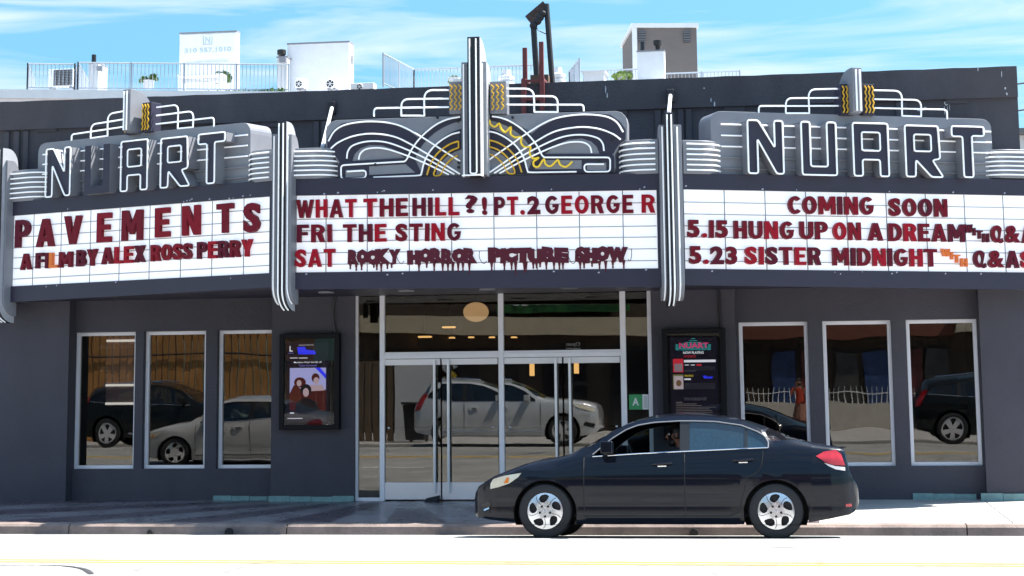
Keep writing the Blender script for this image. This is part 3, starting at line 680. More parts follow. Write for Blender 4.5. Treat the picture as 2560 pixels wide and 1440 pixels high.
def nuart(F, uc, label):
    """the NUART sign built from measures taken on the right-hand panel, then set on either panel"""
    P = thing('neon_name_sign', label, 'neon sign', F.P(uc, 4.6, -.3), 'NUART neon signs over the side boards')
    def q(x, y, n): u, v = FR.uv(*Z3(x, y), n); return u-UC, v
    d = PAN['R'] if F is FR else PAN['L']
    off = lambda u: (d['top'](uc+u)-PAN['R']['top'](UC+u))
    def V(u, v): return v+off(u)
    a0, a1 = UB0-UC, UB1-UC; vt = (q(420, 303, -.1)[1]+q(1840, 342, -.1)[1])/2; vb = min(PAN['R']['top'](UC+a0), PAN['R']['top'](UC+a1))-.06
    box = rounded([(a0, vb), (a0, vt), (a1, vt), (a1, vb)], .17, 6)
    MB().prism(F, [(uc+p[0], V(p[0], p[1])) for p in box], -.10, -.58).build('backing_box', M['silver'], P, bevel=.004)
    for i in range(6):
        v = vt-.19-i*.155
        MB().tube([F.P(uc+a0+.14, V(a0, v), -.07), F.P(uc+a1-.03, V(a1, v), -.07)], .012, 6).build('neon_tube', M['tube'] if i < 3 else M['silver'], P, smooth=True)  # light put into the colour: upper tubes white, lower ones grey
    nl = .12
    for ch, x0, x1, y0, y1 in (('N', 537, 728, 351, 640), ('U', 829, 1017, 360, 648), ('A', 1110, 1300, 366, 654), ('R', 1394, 1594, 380, 658), ('T', 1649, 1824, 384, 660)):
        (u0, v1), (u1, _) = q(x0, y0, nl), q(x1, y0, nl); v0 = q(x0, y1, nl)[1]
        pl, hs = LET[ch]
        T = lambda p: (uc+u0+(u1-u0)*p[0], V(u0, v0+(v1-v0)*p[1]))
        m = MB(); m.prism(F, [T(p) for p in pl], nl, -.10, [[T(p) for p in h] for h in hs])
        lo = m.build('neon_letter', [M['silver'], M['navy']], P)
        for po in lo.data.polygons:
            if po.normal.dot(F.n) > .9: po.material_index = 1
        OFF[lo.name] = OFF[P.name]
        t = MB()
        for lp in [pl]+hs:
            c = [Vector((*T(p), 0)) for p in lp]
            g = rounded(c, .035, 3, closed=True)
            t.tube([F.P(p.x, p.y, nl+.03) for p in g], .0125, 6, closed=True)
        if not (ch == 'U' and F is FL): t.build('neon_outline', M['tube'], lo, smooth=True)
    # the little tower with zigzag panels and stepped tubes
    (t0, tv1), (t1, _) = q(1112, 62, .15), q(1164, 62, .15); tv0 = vt-.02
    m = MB(); fin(m, F, uc+t0, uc+t1, [(n, V(0, v)) for n, v in finprof(.15, -.3, tv1, tv0, .25, .05)]); m.build('tower_fin', M['silver'], P, bevel=.004)
    for s in (.3, .7):
        u = t0+(t1-t0)*s; MB().tube([F.P(uc+u, V(0, tv1-.03), .18), F.P(uc+u, V(0, tv0+.04), .18)], .013, 6).build('neon_tube', M['tube'], P, smooth=True)
    for x0, x1 in ((1047, 1110), (1168, 1232)):
        (u0, v1), (u1, _) = q(x0, 152, -.02), q(x1, 152, -.02); v0 = q(x0, 322, -.02)[1]
        zig(F, uc, u0, u1, V(0, v0), V(0, v1), -.02, P)
    for line in ([(1232, 187), (1384, 190), (1386, 328)], [(1386, 326), (1490, 330)], [(1490, 332), (1490, 240), (1232, 235)], [(1232, 283), (1630, 292), (1632, 345)],
                 [(1048, 179), (874, 183), (880, 314)], [(880, 312), (752, 312)], [(752, 314), (752, 230), (1048, 228)], [(1048, 272), (604, 273), (604, 310)]):
        c = [Vector((*q(x, y, -.1), 0)) for x, y in line]
        g = rounded(c, .12, 6)
        MB().tube([F.P(uc+p.x, V(p.x, p.y), -.1) for p in g], .012, 7).build('neon_step', M['tube'], P, smooth=True)
nuart(FR, UC, 'NUART neon sign above the COMING SOON board')
nuart(FL, -UC, 'NUART neon sign above the PAVEMENTS board seen at an angle')

# the winged centre sign
CS = thing('centre_neon_sign', 'grey winged art deco neon sign with tall central tower above the middle board', 'neon sign', (-4.425, -2.6, 4.4))
UA = FC.uv(1184, 440, 0)[0]
def c2(x, y, n=-.1):
    u, v = FC.uv(*Z2(x, y), n); return u-UA, v
def both(pts2): return [[(UA+u, v) for u, v in pts2], [(UA-u, v) for u, v in pts2][::-1]]
vbase = PAN['C']['top'](0)-.03
R = [(1810, 785), (1818, 760), (1815, 690), (1840, 640), (1880, 612), (1880, 520), (1872, 490), (1850, 468), (1820, 460), (1240, 478), (1160, 482)]
rr = [c2(*p) for p in R]
MB().prism(FC, [(UA+u, max(v, vbase)) for u, v in rr]+[(UA-u, v) for u, v in rr[::-1]], -.10, -.40).build('wing_plate', M['silver'], CS, bevel=.006)
def dark(zp, name='dark_panel', n0=-.10, n1=-.092, m='navy', sides=(0, 1), sm=0):
    for i, pl in enumerate(both([tuple(c2(*p)) for p in zp])):
        if i in sides:
            g = pl if not sm else [(p.x, p.y) for p in smooth_line(pl, 4)]
            MB().prism(FC, g, n0, n1).build(name, M[m], CS)
dark([(1365, 590), (1420, 545), (1500, 505), (1600, 480), (1700, 472), (1790, 482), (1840, 515), (1872, 560), (1870, 612), (1835, 640), (1806, 686), (1735, 690), (1720, 650), (1690, 622), (1640, 606), (1570, 612), (1500, 640), (1455, 680), (1430, 690), (1395, 640)], 'wing_panel')
# arch: dark outline band, then the dark half disc, then the grey hub
AC = c2(1065, 800)
def ell(x, y, n=18, a0=0, a1=math.pi/2):
    ru = abs(c2(x, 800)[0]); rv = c2(1065, y)[1]-AC[1]
    return [(ru*math.cos(a0+(a1-a0)*i/n), AC[1]+rv*math.sin(a0+(a1-a0)*i/n)) for i in range(n+1)]
def full(pl): return [(UA+u, max(v, vbase)) for u, v in pl]+[(UA-u, max(v, vbase)) for u, v in pl[::-1]]
o1, o2 = ell(1470, 478), ell(1410, 505)
MB().prism(FC, full(o1), -.10, -.094, []).build('arch_band', M['navy'], CS)
MB().prism(FC, full(o2), -.094, -.089).build('arch_field', M['silver'], CS)
MB().prism(FC, full(ell(1352, 545)), -.089, -.084).build('half_disc', M['navy'], CS)
MB().prism(FC, full(ell(1278, 655)), -.084, -.079).build('hub_disc', M['silver'], CS)
dark([(1395, 688), (1800, 688), (1812, 705), (1812, 788), (1350, 792)], 'scroll_panel', -.085, -.078)
dark([(1440, 722), (1640, 722), (1640, 768), (1390, 770)], 'scroll_field', -.078, -.073, 'silver')
dark([(1668, 735), (1770, 735), (1770, 775), (1668, 775)], 'scroll_field', -.078, -.073, 'silver')
NT = -.045
def tube2(zp, m='tube', sides=(0, 1), r=.012, sm=5, rd=0, name='neon_tube', closed=False):
    for i, pl in enumerate(both([tuple(c2(x, y, NT)) for x, y in zp])):
        if i in sides:
            g = smooth_line(pl, sm) if sm else rounded(pl, rd, 4)
            MB().tube([FC.P(p.x, p.y, NT) for p in g], r, 7).build(name, M[m], CS, smooth=True)
tube2([(1143, 722), (1240, 655), (1360, 572), (1480, 506), (1620, 480), (1750, 486), (1820, 516), (1858, 572)])
tube2([(1145, 790), (1270, 705), (1400, 620), (1500, 568), (1620, 546), (1720, 553), (1800, 580), (1845, 612)])
tube2([(1175, 790), (1300, 712), (1430, 642), (1540, 597), (1640, 586), (1720, 602), (1750, 632), (1757, 672)])
tube2([(1205, 790), (1330, 722), (1460, 662), (1560, 628), (1640, 625), (1680, 646), (1692, 682)])
tube2([(1140, 487), (1210, 496), (1280, 526), (1350, 580), (1400, 640), (1428, 692), (1442, 706)], sm=5)
tube2([(1442, 706), (1790, 706), (1790, 781), (1655, 783), (1652, 742), (1757, 742)], sm=0, rd=.05)
tube2([(1143, 568), (1190, 578), (1250, 610), (1300, 655), (1335, 715), (1352, 775), (1368, 785), (1480, 784), (1612, 782)])
tube2([(1150, 650), (1150, 615)], 'tubeo', sm=0, rd=.01, r=.012)
tube2([(1150, 615), (1200, 630), (1260, 670), (1300, 725), (1322, 786)], 'tubeo', r=.013)
tube2([(1150, 650), (1195, 665), (1240, 700), (1270, 745), (1285, 788), (1250, 789), (1225, 745), (1190, 708), (1155, 690)], 'tubeo', r=.013, sm=3)
sc = [(1150, 508), (1158, 532), (1180, 544), (1203, 526), (1212, 555), (1236, 572), (1264, 545), (1262, 580), (1288, 600), (1320, 598), (1318, 628), (1338, 652), (1368, 650), (1364, 686), (1383, 712), (1412, 708), (1385, 728), (1388, 752), (1412, 754), (1438, 716), (1448, 742), (1476, 752), (1512, 720), (1525, 744), (1556, 756), (1590, 728)]
tube2(sc, 'tubey', sides=(0,), r=.0145, sm=4, name='scallop_tube')
# tower
Z8 = lambda x, y: (1030+.2639*x, 80+.2639*y)
def c8(x, y, n): return FC.uv(*Z8(x, y), n)
(a, vt), (b, _) = c8(523, 47, .35), c8(637, 47, .35); vb = c8(560, 1358, .35)[1]
m = MB(); fin(m, FC, a, b, finprof(.35, -.25, vt, vb, .45, .02)); m.build('tower_fin', M['black'], CS, bevel=.004)
m = MB(); fin(m, FC, b-.003, b+.004, [(n-.012, v-.004) for n, v in finprof(.35, -.25, vt, vb, .45, .02)]); m.build('tower_side', M['silverL'], CS)
u0, u1 = c8(543, 60, .38)[0], c8(603, 60, .38)[0]; v0 = c8(570, 1340, .38)[1]
MB().tube(rounded([FC.P(u0, vt-.03, .38), FC.P(u0, v0, .38), FC.P(u1, v0, .38), FC.P(u1, vt-.03, .38)], .03), .0105, 7).build('neon_tube', M['tube'], CS, smooth=True)
(a2, wt), vb2 = c8(467, 288, .18), c8(500, 1366, .18)[1]
for x0, x1 in ((467, 522), (640, 700)):
    p, q_ = c8(x0, 285, .18)[0], c8(x1, 285, .18)[0]
    m = MB(); fin(m, FC, p, q_, finprof(.18, -.25, wt, vb2, .3, .02)); m.build('tower_wing', M['silver'], CS, bevel=.004)
    if x0 > 600: m = MB(); fin(m, FC, q_-.003, q_+.004, [(n-.012, v-.004) for n, v in finprof(.18, -.25, wt, vb2, .3, .02)]); m.build('tower_side', M['silverL'], CS)
u0, u1 = c8(487, 300, .21)[0], c8(663, 300, .21)[0]; v0 = vb2-.01
MB().tube(rounded([FC.P(u0, wt-.03, .21), FC.P(u0, v0, .21), FC.P(u0, v0, .375), FC.P(u1, v0, .375), FC.P(u1, v0, .21), FC.P(u1, wt-.03, .21)], .03), .0105, 7).build('neon_tube', M['tube'], CS, smooth=True)
for x0, x1 in ((352, 465), (737, 890)):
    (p, v1), (q_, _) = c8(x0, 470, -.02), c8(x1, 470, -.02); v0 = c8(x0, 775, -.02)[1]
    MB().fbox(FC, p, q_, v0, v1, -.3, -.02).build('zigzag_panel', M['black'] if 0 else M['silver'], CS, bevel=.004)
    for i in range(3):
        u = p+(q_-p)*((.2, .5, .8)[i]) if x0 > 600 else p+(q_-p)*((.2, .58, .95)[i]); w_ = .022
        MB().tube(rounded([FC.P(u+(w_ if j % 2 else -w_), v1-.05-(v1-v0-.10)*j/8, .012) for j in range(9)], .02, 2), .0105, 6).build('neon_tube', M['tubeo'], CS, smooth=True)
for line in ([(1238, 342), (1386, 342), (1388, 468)], [(1388, 466), (1512, 466)], [(1512, 468), (1512, 382), (1238, 382)], [(1238, 427), (1648, 427), (1650, 462)],
             [(936, 350), (806, 350), (806, 488)], [(806, 486), (684, 486)], [(684, 488), (684, 398), (936, 395)], [(936, 440), (540, 446), (540, 490)]):
    g = rounded([Vector((*FC.uv(*Z2(x, y), -.1), 0)) for x, y in line], .13, 6)
    MB().tube([FC.P(p.x, p.y, -.1) for p in g], .013, 7).build('neon_step', M['tube'], CS, smooth=True)
mb = MB()
for x, y in ((1275, 497), (1143, 662), (1143, 692), (1147, 732), (1147, 760), (990, 735), (990, 760), (878, 497), (550, 745), (1800, 612), (1730, 728), (985, 515), (1160, 490)):
    u, v = FC.uv(*Z2(x, y), -.075); mb.lathe([(.02, -.03), (.02, .0)], FC.P(u, v, -.06), 'y', 8)
mb.build('tube_socket', M['dark'], CS)

# ================================================================== letters on the boards
def arc(cx, cy, rx, ry, a0, a1, n=8): return [(cx+rx*math.cos(math.radians(a0+(a1-a0)*i/n)), cy+ry*math.sin(math.radians(a0+(a1-a0)*i/n))) for i in range(n+1)]
BLOCK = {   # outline and holes of the heavy sign letters, one cap height tall
    'I': ([(0, 0), (0, 1), (.22, 1), (.22, 0)], []), '1': ([(0, 0), (0, 1), (.22, 1), (.22, 0)], []),
    'E': ([(0, 0), (0, 1), (.56, 1), (.56, .81), (.21, .81), (.21, .6), (.5, .6), (.5, .42), (.21, .42), (.21, .19), (.57, .19), (.57, 0)], []),
    'F': ([(0, 0), (0, 1), (.56, 1), (.56, .81), (.21, .81), (.21, .58), (.5, .58), (.5, .40), (.21, .40), (.21, 0)], []),
    'L': ([(0, 0), (0, 1), (.21, 1), (.21, .19), (.54, .19), (.54, 0)], []),
    'T': ([(.22, 0), (.22, .81), (0, .81), (0, 1), (.65, 1), (.65, .81), (.43, .81), (.43, 0)], []),
    'H': ([(0, 0), (0, 1), (.21, 1), (.21, .6), (.45, .6), (.45, 1), (.66, 1), (.66, 0), (.45, 0), (.45, .41), (.21, .41), (.21, 0)], []),
    'A': ([(0, 0), (.26, 1), (.50, 1), (.76, 0), (.54, 0), (.5, .19), (.26, .19), (.22, 0)], [[(.305, .37), (.455, .37), (.38, .70)]]),
    'V': ([(0, 1), (.26, 0), (.48, 0), (.74, 1), (.52, 1), (.37, .33), (.22, 1)], []),
    'M': ([(0, 0), (0, 1), (.23, 1), (.425, .54), (.62, 1), (.85, 1), (.85, 0), (.65, 0), (.65, .58), (.49, .2), (.36, .2), (.2, .58), (.2, 0)], []),
    'N': ([(0, 0), (0, 1), (.21, 1), (.48, .42), (.48, 1), (.68, 1), (.68, 0), (.47, 0), (.2, .58), (.2, 0)], []),
    'W': ([(0, 1), (.2, 0), (.41, 0), (.5, .5), (.59, 0), (.8, 0), (1, 1), (.79, 1), (.69, .40), (.59, .97), (.41, .97), (.31, .40), (.21, 1)], []),
    'X': ([(0, 0), (.25, .5), (.01, 1), (.25, 1), (.36, .70), (.47, 1), (.71, 1), (.47, .5), (.72, 0), (.48, 0), (.36, .30), (.24, 0)], []),
    'Y': ([(.25, 0), (.25, .4), (0, 1), (.23, 1), (.355, .62), (.48, 1), (.71, 1), (.46, .4), (.46, 0)], []),
    'O': (arc(.36, .5, .36, .5, 0, 345, 23), [arc(.36, .5, .15, .30, 0, 345, 23)]),
    'Q': (arc(.36, .5, .36, .5, -28, -322, 21)+[(.50, .12), (.62, -.03), (.74, .06)], [arc(.36, .5, .15, .28, 0, 345, 23)]),
    'C': (arc(.36, .5, .36, .5, 42, 318, 18)+arc(.36, .5, .15, .30, 312, 48, 14), []),
    'G': (arc(.36, .5, .36, .5, 42, 322, 18)+[(.70, .53), (.38, .53), (.38, .37), (.50, .37), (.50, .30)]+arc(.36, .5, .15, .30, 305, 48, 14), []),
    'U': ([(0, 1), (0, .36)]+arc(.34, .36, .34, .36, 190, 350, 12)+[(.68, .36), (.68, 1), (.47, 1), (.47, .38)]+arc(.34, .36, .13, .17, 340, 200, 8)+[(.21, .38), (.21, 1)], []),
    'D': ([(0, 0), (0, 1), (.28, 1)]+arc(.28, .5, .40, .5, 80, -80, 12)+[(.28, 0)], [[(.21, .19), (.27, .19)]+arc(.27, .5, .2, .31, -80, 80, 10)+[(.27, .81), (.21, .81)]]),
    'P': ([(0, 0), (0, 1), (.32, 1)]+arc(.32, .69, .30, .31, 80, -80, 10)+[(.32, .38), (.21, .38), (.21, 0)], [[(.21, .55), (.30, .55)]+arc(.30, .685, .12, .135, -70, 70, 6)+[(.30, .82), (.21, .82)]]),
    'R': ([(0, 0), (0, 1), (.33, 1)]+arc(.33, .71, .31, .29, 80, -50, 10)+[(.66, 0), (.43, 0), (.28, .41), (.21, .41), (.21, 0)], [[(.21, .57), (.31, .57)]+arc(.31, .695, .12, .125, -70, 70, 6)+[(.31, .82), (.21, .82)]]),
    'B': ([(0, 0), (0, 1), (.32, 1)]+arc(.32, .75, .27, .25, 80, -45, 8)+arc(.34, .28, .30, .28, 50, -80, 9)+[(.32, 0)], [[(.21, .60), (.30, .60)]+arc(.30, .71, .1, .11, -70, 70, 5)+[(.30, .82), (.21, .82)], [(.21, .18), (.31, .18)]+arc(.31, .30, .12, .12, -70, 70, 5)+[(.31, .42), (.21, .42)]])}
FU = Frame(0, 0, 0); GL = {}
def glyph(ch):
    if ch in GL: return GL[ch]
    mb = MB()
    if ch in BLOCK:
        pl, hs = BLOCK[ch]; wd = max(p[0] for p in pl)
        mb.prism(FU, [(x/wd, y) for x, y in pl], .10, 0, [[(x/wd, y) for x, y in h] for h in hs]); nat = wd
        me = mb.mesh('marquee_letter', REDS[0])
    elif ch == '.':
        mb.prism(FU, arc(.5, .13, .5, .13, 0, 340, 17), .10, 0); nat = .26; me = mb.mesh('marquee_letter', REDS[0])
    else:
        r = text_mb(ch, 1, .045 if ch not in '&?' else .028, .10, res=3); xs = [p.x for p in r.v]; ys = [p.y for p in r.v]
        a, b, c_, d_ = min(xs), max(xs), min(ys), max(ys); nat = (b-a)/(d_-c_)
        mb.v = [Vector(((p.x-a)/(b-a), -(p.z+.05), (p.y-c_)/(d_-c_))) for p in r.v]; mb.f = r.f; me = mb.mesh('marquee_letter', REDS[0])
    GL[ch] = (me, nat); return GL[ch]
ORD = 'first second third fourth fifth sixth seventh eighth ninth tenth'.split()
CHN = {'.': 'round full stop', '?': 'question mark', '!': 'exclamation mark', '&': 'ampersand'}
RN = ['dark red', 'bright red', 'maroon', 'deep red']
def put(F, ch, u0, u1, v0, v1, label, group, col=None):
    me, nat = glyph(ch); o = bpy.data.objects.new('marquee_letter', me); COL.objects.link(o)
    k = random.choice((0, 0, 1, 2, 3, 3)) if col is None else col
    m = ORANGE if k == 9 else REDS[k]
    o.material_slots[0].link = 'OBJECT'; o.material_slots[0].material = m
    p = F.P(u0, v0, -.02); sx, sz = u1-u0, v1-v0
    o.matrix_world = Matrix(((F.u.x*sx, -F.n.x*.6, 0, p.x), (F.u.y*sx, -F.n.y*.6, 0, p.y), (0, 0, sz, p.z), (0, 0, 0, 1))) @ Matrix.Rotation(random.uniform(-.012, .012), 4, 'Y')
    tag(o, label.replace('COLOUR', 'orange' if k == 9 else RN[k]), 'letter', group)
def word(F, txt, box, where, cols=None, gap=.13):
    """box: px of left edge, right edge, and top / bottom of caps at both ends; letters share the width by their own widths"""
    x0, x1, yt0, yb0, yt1, yb1 = box
    nats = [glyph(c)[1] for c in txt]; tot = sum(nats)+gap*(len(txt)-1); a = 0
    for i, c in enumerate(txt):
        f0, f1 = a/tot, (a+nats[i])/tot; a += nats[i]+gap
        fm = (f0+f1)/2; xa, xb = x0+(x1-x0)*f0, x0+(x1-x0)*f1; xm = (xa+xb)/2
        yt, yb = yt0+(yt1-yt0)*fm, yb0+(yb1-yb0)*fm
        u0, u1 = F.uv(xa, yt, .0)[0], F.uv(xb, yt, .0)[0]; v1, v0 = F.uv(xm, yt, .0)[1], F.uv(xm, yb, .0)[1]
        nm = CHN.get(c, ('digit ' if c.isdigit() else 'letter ')+c)
        if len(txt) == 1: lab = f'COLOUR {nm} standing alone {where}'
        else: lab = f'COLOUR {nm}, {ORD[i]} in {txt.rstrip(".")} {where}'
        put(F, c, u0, u1, v0, v1, lab, f'letters {where}', cols[i] if cols else None)
def zw(Z, x0, x1, a, b, c, d):
    p, q, r, s = Z(x0, a), Z(x0, b), Z(x1, c), Z(x1, d); return (p[0], r[0], p[1], q[1], r[1], s[1])
Z1 = lambda x, y: (.45842*x, 160+.45833*y)
for i, (c, x0, x1, a, b) in enumerate((('P', 92, 165, 850, 1000), ('A', 208, 298, 845, 997), ('V', 358, 445, 828, 982), ('E', 538, 608, 812, 972), ('M', 673, 778, 797, 962), ('E', 855, 928, 785, 945), ('N', 1003, 1093, 773, 935), ('T', 1190, 1275, 762, 922), ('S', 1335, 1420, 758, 920))):
    p, q = Z1(x0, a), Z1(x1, b); u0, v1 = FL.uv(*p, 0); u1, v0 = FL.uv(*q, 0); xm = (p[0]+q[0])/2
    put(FL, c, u0, u1, FL.uv(xm, q[1])[1], FL.uv(xm, p[1])[1], f'COLOUR tall letter {c}, {ORD[i]} in PAVEMENTS on left board', 'letters spelling PAVEMENTS', (2, 0, 0, 3, 0, 3, 3, 0, 0)[i])
B1 = 'in lower line on left board'
word(FL, 'A', zw(Z1, 120, 175, 1035, 1123, 1035, 1123), B1, [0])
word(FL, 'FI', zw(Z1, 203, 272, 1030, 1115, 1030, 1115), B1, [2, 2]); word(FL, 'LM', zw(Z1, 277, 398, 1030, 1113, 1022, 1108), B1, [9, 0])
word(FL, 'BY', zw(Z1, 425, 535, 1015, 1105, 1008, 1100), B1, [2, 0]); word(FL, 'ALEX', zw(Z1, 562, 795, 1003, 1094, 988, 1080), B1, [0, 1, 1, 2])
word(FL, 'ROSS', zw(Z1, 830, 1050, 988, 1078, 975, 1064), B1); word(FL, 'PERRY', zw(Z1, 1083, 1380, 972, 1064, 955, 1050), B1, [2, 1, 2, 0, 1])
T1 = 'in top line on centre board'
for t, x0, x1, yt0, yt1, cols in (('WHAT', 130, 450, 931, 927, [0, 1, 0, 1]), ('THE', 487, 720, 926, 922, [1, 0, 0]), ('HILL', 745, 992, 921, 917, [2, 2, 1, 1]), ('?', 1022, 1088, 906, 906, [2]), ('!', 1113, 1140, 916, 916, [0]),
                                  ('PT.', 1178, 1338, 916, 914, [2, 1, 1]), ('2', 1352, 1420, 912, 912, [2]), ('GEORGE', 1447, 1912, 911, 905, [2, 1, 1, 0, 0, 0]), ('R', 1955, 2027, 903, 903, [1])):
    word(FC, t, zw(Z2, x0, x1, yt0, yt0+96, yt1, yt1+96), T1, cols)
for t, x0, x1, yt0, yt1, cols in (('FRI', 135, 320, 1063, 1061, [2, 0, 0]), ('THE', 378, 608, 1061, 1059, [0, 2, 1]), ('STING', 655, 1000, 1058, 1053, [0, 0, 0, 1, 2])):
    word(FC, t, zw(Z2, x0, x1, yt0, yt0+94, yt1, yt1+94), 'in second line on centre board', cols)
word(FC, 'SAT', zw(Z2, 125, 338, 1193, 1288, 1191, 1286), 'in bottom line on centre board', [1, 1, 1])
R1 = 'in top line on right board'; R2 = 'in second line on right board'; R3 = 'in bottom line on right board'
def rw(t, x0, x1, yt, hgt, where, cols=None):
    s = .0128  # the right board's lines fall slowly to the right
    word(FR, t, zw(Z3, x0, x1, yt, yt+hgt, yt+(x1-x0)*s, yt+hgt+(x1-x0)*s), where, cols)
rw('COMING', 760, 1225, 764, 98, R1, [0, 0, 3, 2, 3, 0]); rw('SOON', 1310, 1625, 776, 98, R1, [0, 0, 2, 0])
rw('5.15', 212, 430, 894, 97, R2, [0, 1, 0, 0]); rw('HUNG', 465, 790, 899, 98, R2, [0, 0, 1, 0]); rw('UP', 823, 975, 903, 97, R2); rw('ON', 1005, 1155, 907, 97, R2, [1, 3]); rw('A', 1195, 1275, 911, 96, R2); rw('DREAM', 1308, 1720, 913, 97, R2, [0, 1, 0, 0, 2]); rw('Q&A', 1865, 2100, 924, 94, R2, [0, 0, 0])
rw('5.23', 222, 480, 1037, 98, R3, [0, 1, 2, 0]); rw('SISTER', 525, 938, 1040, 97, R3, [1, 1, 2, 0, 1, 2]); rw('MIDNIGHT', 1003, 1570, 1046, 97, R3, [0, 2, 0, 1, 2, 0, 1, 0]); rw('Q&AS', 1770, 2085, 1060, 94, R3, [2, 0, 2, 1])
for wh, k, rows in (('stepping down before Q&A', 2, ((2408, 2429, 561, 582), (2431, 2436, 570, 589), (2439, 2454, 577, 597), (2455, 2470, 584, 606))),
                    ('stepping down after MIDNIGHT', 9, ((2351, 2373, 622, 641), (2375, 2380, 630, 649), (2382, 2398, 637, 657), (2400, 2416, 646, 667)))):
    for i, (x0, x1, y0, y1) in enumerate(rows):
        word(FR, 'WITH'[i], (x0, x1, y0, y1, y0, y1), 'small, '+wh+', '+['topmost', 'second', 'third', 'lowest'][i], [k])
Z4 = lambda x, y: (840+.2969*x, 550+.2969*y)
def dripword(txt, box, drips, label):
    x0, x1, yt0, yb0, yt1, yb1 = box; nats = [glyph(c)[1] for c in txt]; tot = sum(nats)-.13*(len(txt)-1); a = 0; mb = MB()
    for i, c in enumerate(txt):
        r = text_mb(c, 1, .125, .05, res=2); xs = [p.x for p in r.v]; ys = [p.y for p in r.v]
        l0, l1, b0, b1 = min(xs), max(xs), min(ys), max(ys); f0, f1 = a/tot, (a+nats[i])/tot; a += nats[i]-.13
        jy = random.uniform(-9, 9); rot = random.uniform(-.08, .08); sk = random.uniform(-.08, .12)
        vs = []
        for p in r.v:
            s, t = (p.x-l0)/(l1-l0), (p.y-b0)/(b1-b0)
            xx = x0+(x1-x0)*(f0+(f1-f0)*s)+sk*t*40; k = (xx-x0)/(x1-x0)
            yy = (yb0+(yb1-yb0)*k)*(1-t)+(yt0+(yt1-yt0)*k)*t+jy+rot*(s-.5)*90+2.5*math.sin(s*9+i)
            u, v = FC.uv(*Z4(xx, yy), 0); vs.append(FC.P(u, v, -.005+.0017*i+p.z*.6))
        mb.add(vs, r.f)
    for dx, dy in drips:
        k = (dx-x0)/(x1-x0); ys_ = yb0+(yb1-yb0)*k-14; u, va = FC.uv(*Z4(dx, ys_), 0); _, vb_ = FC.uv(*Z4(dx, dy), 0)
        mb.tube([FC.P(u, va, -.004), FC.P(u, va-(va-vb_)*.35, -.004), FC.P(u, vb_+.02, -.004)], .026, 6, r2=.009); mb.ball(FC.P(u, vb_+.012, -.004), .014, 7, 5, (1, .7, 1.4))
    o = mb.build('hanging_word', M['blood'], fix=False); tag(o, label, 'letter cut-out', 'dripping blood lettering on the centre board')
dripword('ROCKY', (98, 540, 255, 378, 245, 372), [(120, 412), (170, 425), (215, 420), (318, 400), (343, 420), (380, 432), (432, 410), (468, 402)], 'dark red dripping blood word ROCKY on the centre board')
dripword('HORROR', (600, 1190, 248, 368, 235, 366), [(698, 432), (763, 400), (826, 425), (898, 440), (942, 430), (985, 425), (1028, 435), (1068, 430), (1122, 448)], 'dark red dripping blood word HORROR on the centre board')
dripword('PICTURE', (1280, 1960, 238, 366, 232, 360), [(1310, 425), (1417, 420), (1478, 415), (1512, 460), (1585, 445), (1600, 438), (1660, 408), (1688, 405), (1718, 395), (1770, 412), (1835, 415), (1880, 412), (1910, 410)], 'dark red dripping blood word PICTURE on the centre board')
dripword('SHOW', (2008, 2455, 228, 364, 222, 350), [(2055, 408), (2088, 405), (2155, 392), (2218, 410), (2270, 435), (2330, 405), (2422, 405)], 'dark red dripping blood word SHOW on the centre board')
for x, lab in ((545, 'after ROCKY'), (1240, 'between HORROR and PICTURE'), (1992, 'between PICTURE and SHOW'), (2488, 'after SHOW')):
    q = [(x-32, 262), (x-34, 310), (x-15, 352), (x+8, 366), (x+28, 345)] if x < 2400 else [(x, 240), (x, 300), (x-12, 345), (x-30, 330)]
    o = MB().tube(smooth_line([FC.P(*FC.uv(*Z4(a, b), .0), .0) for a, b in q]), .005, 5).build('hanging_chain', M['black']); tag(o, 'thin dark chain loop hanging '+lab+' on the centre board', 'chain')
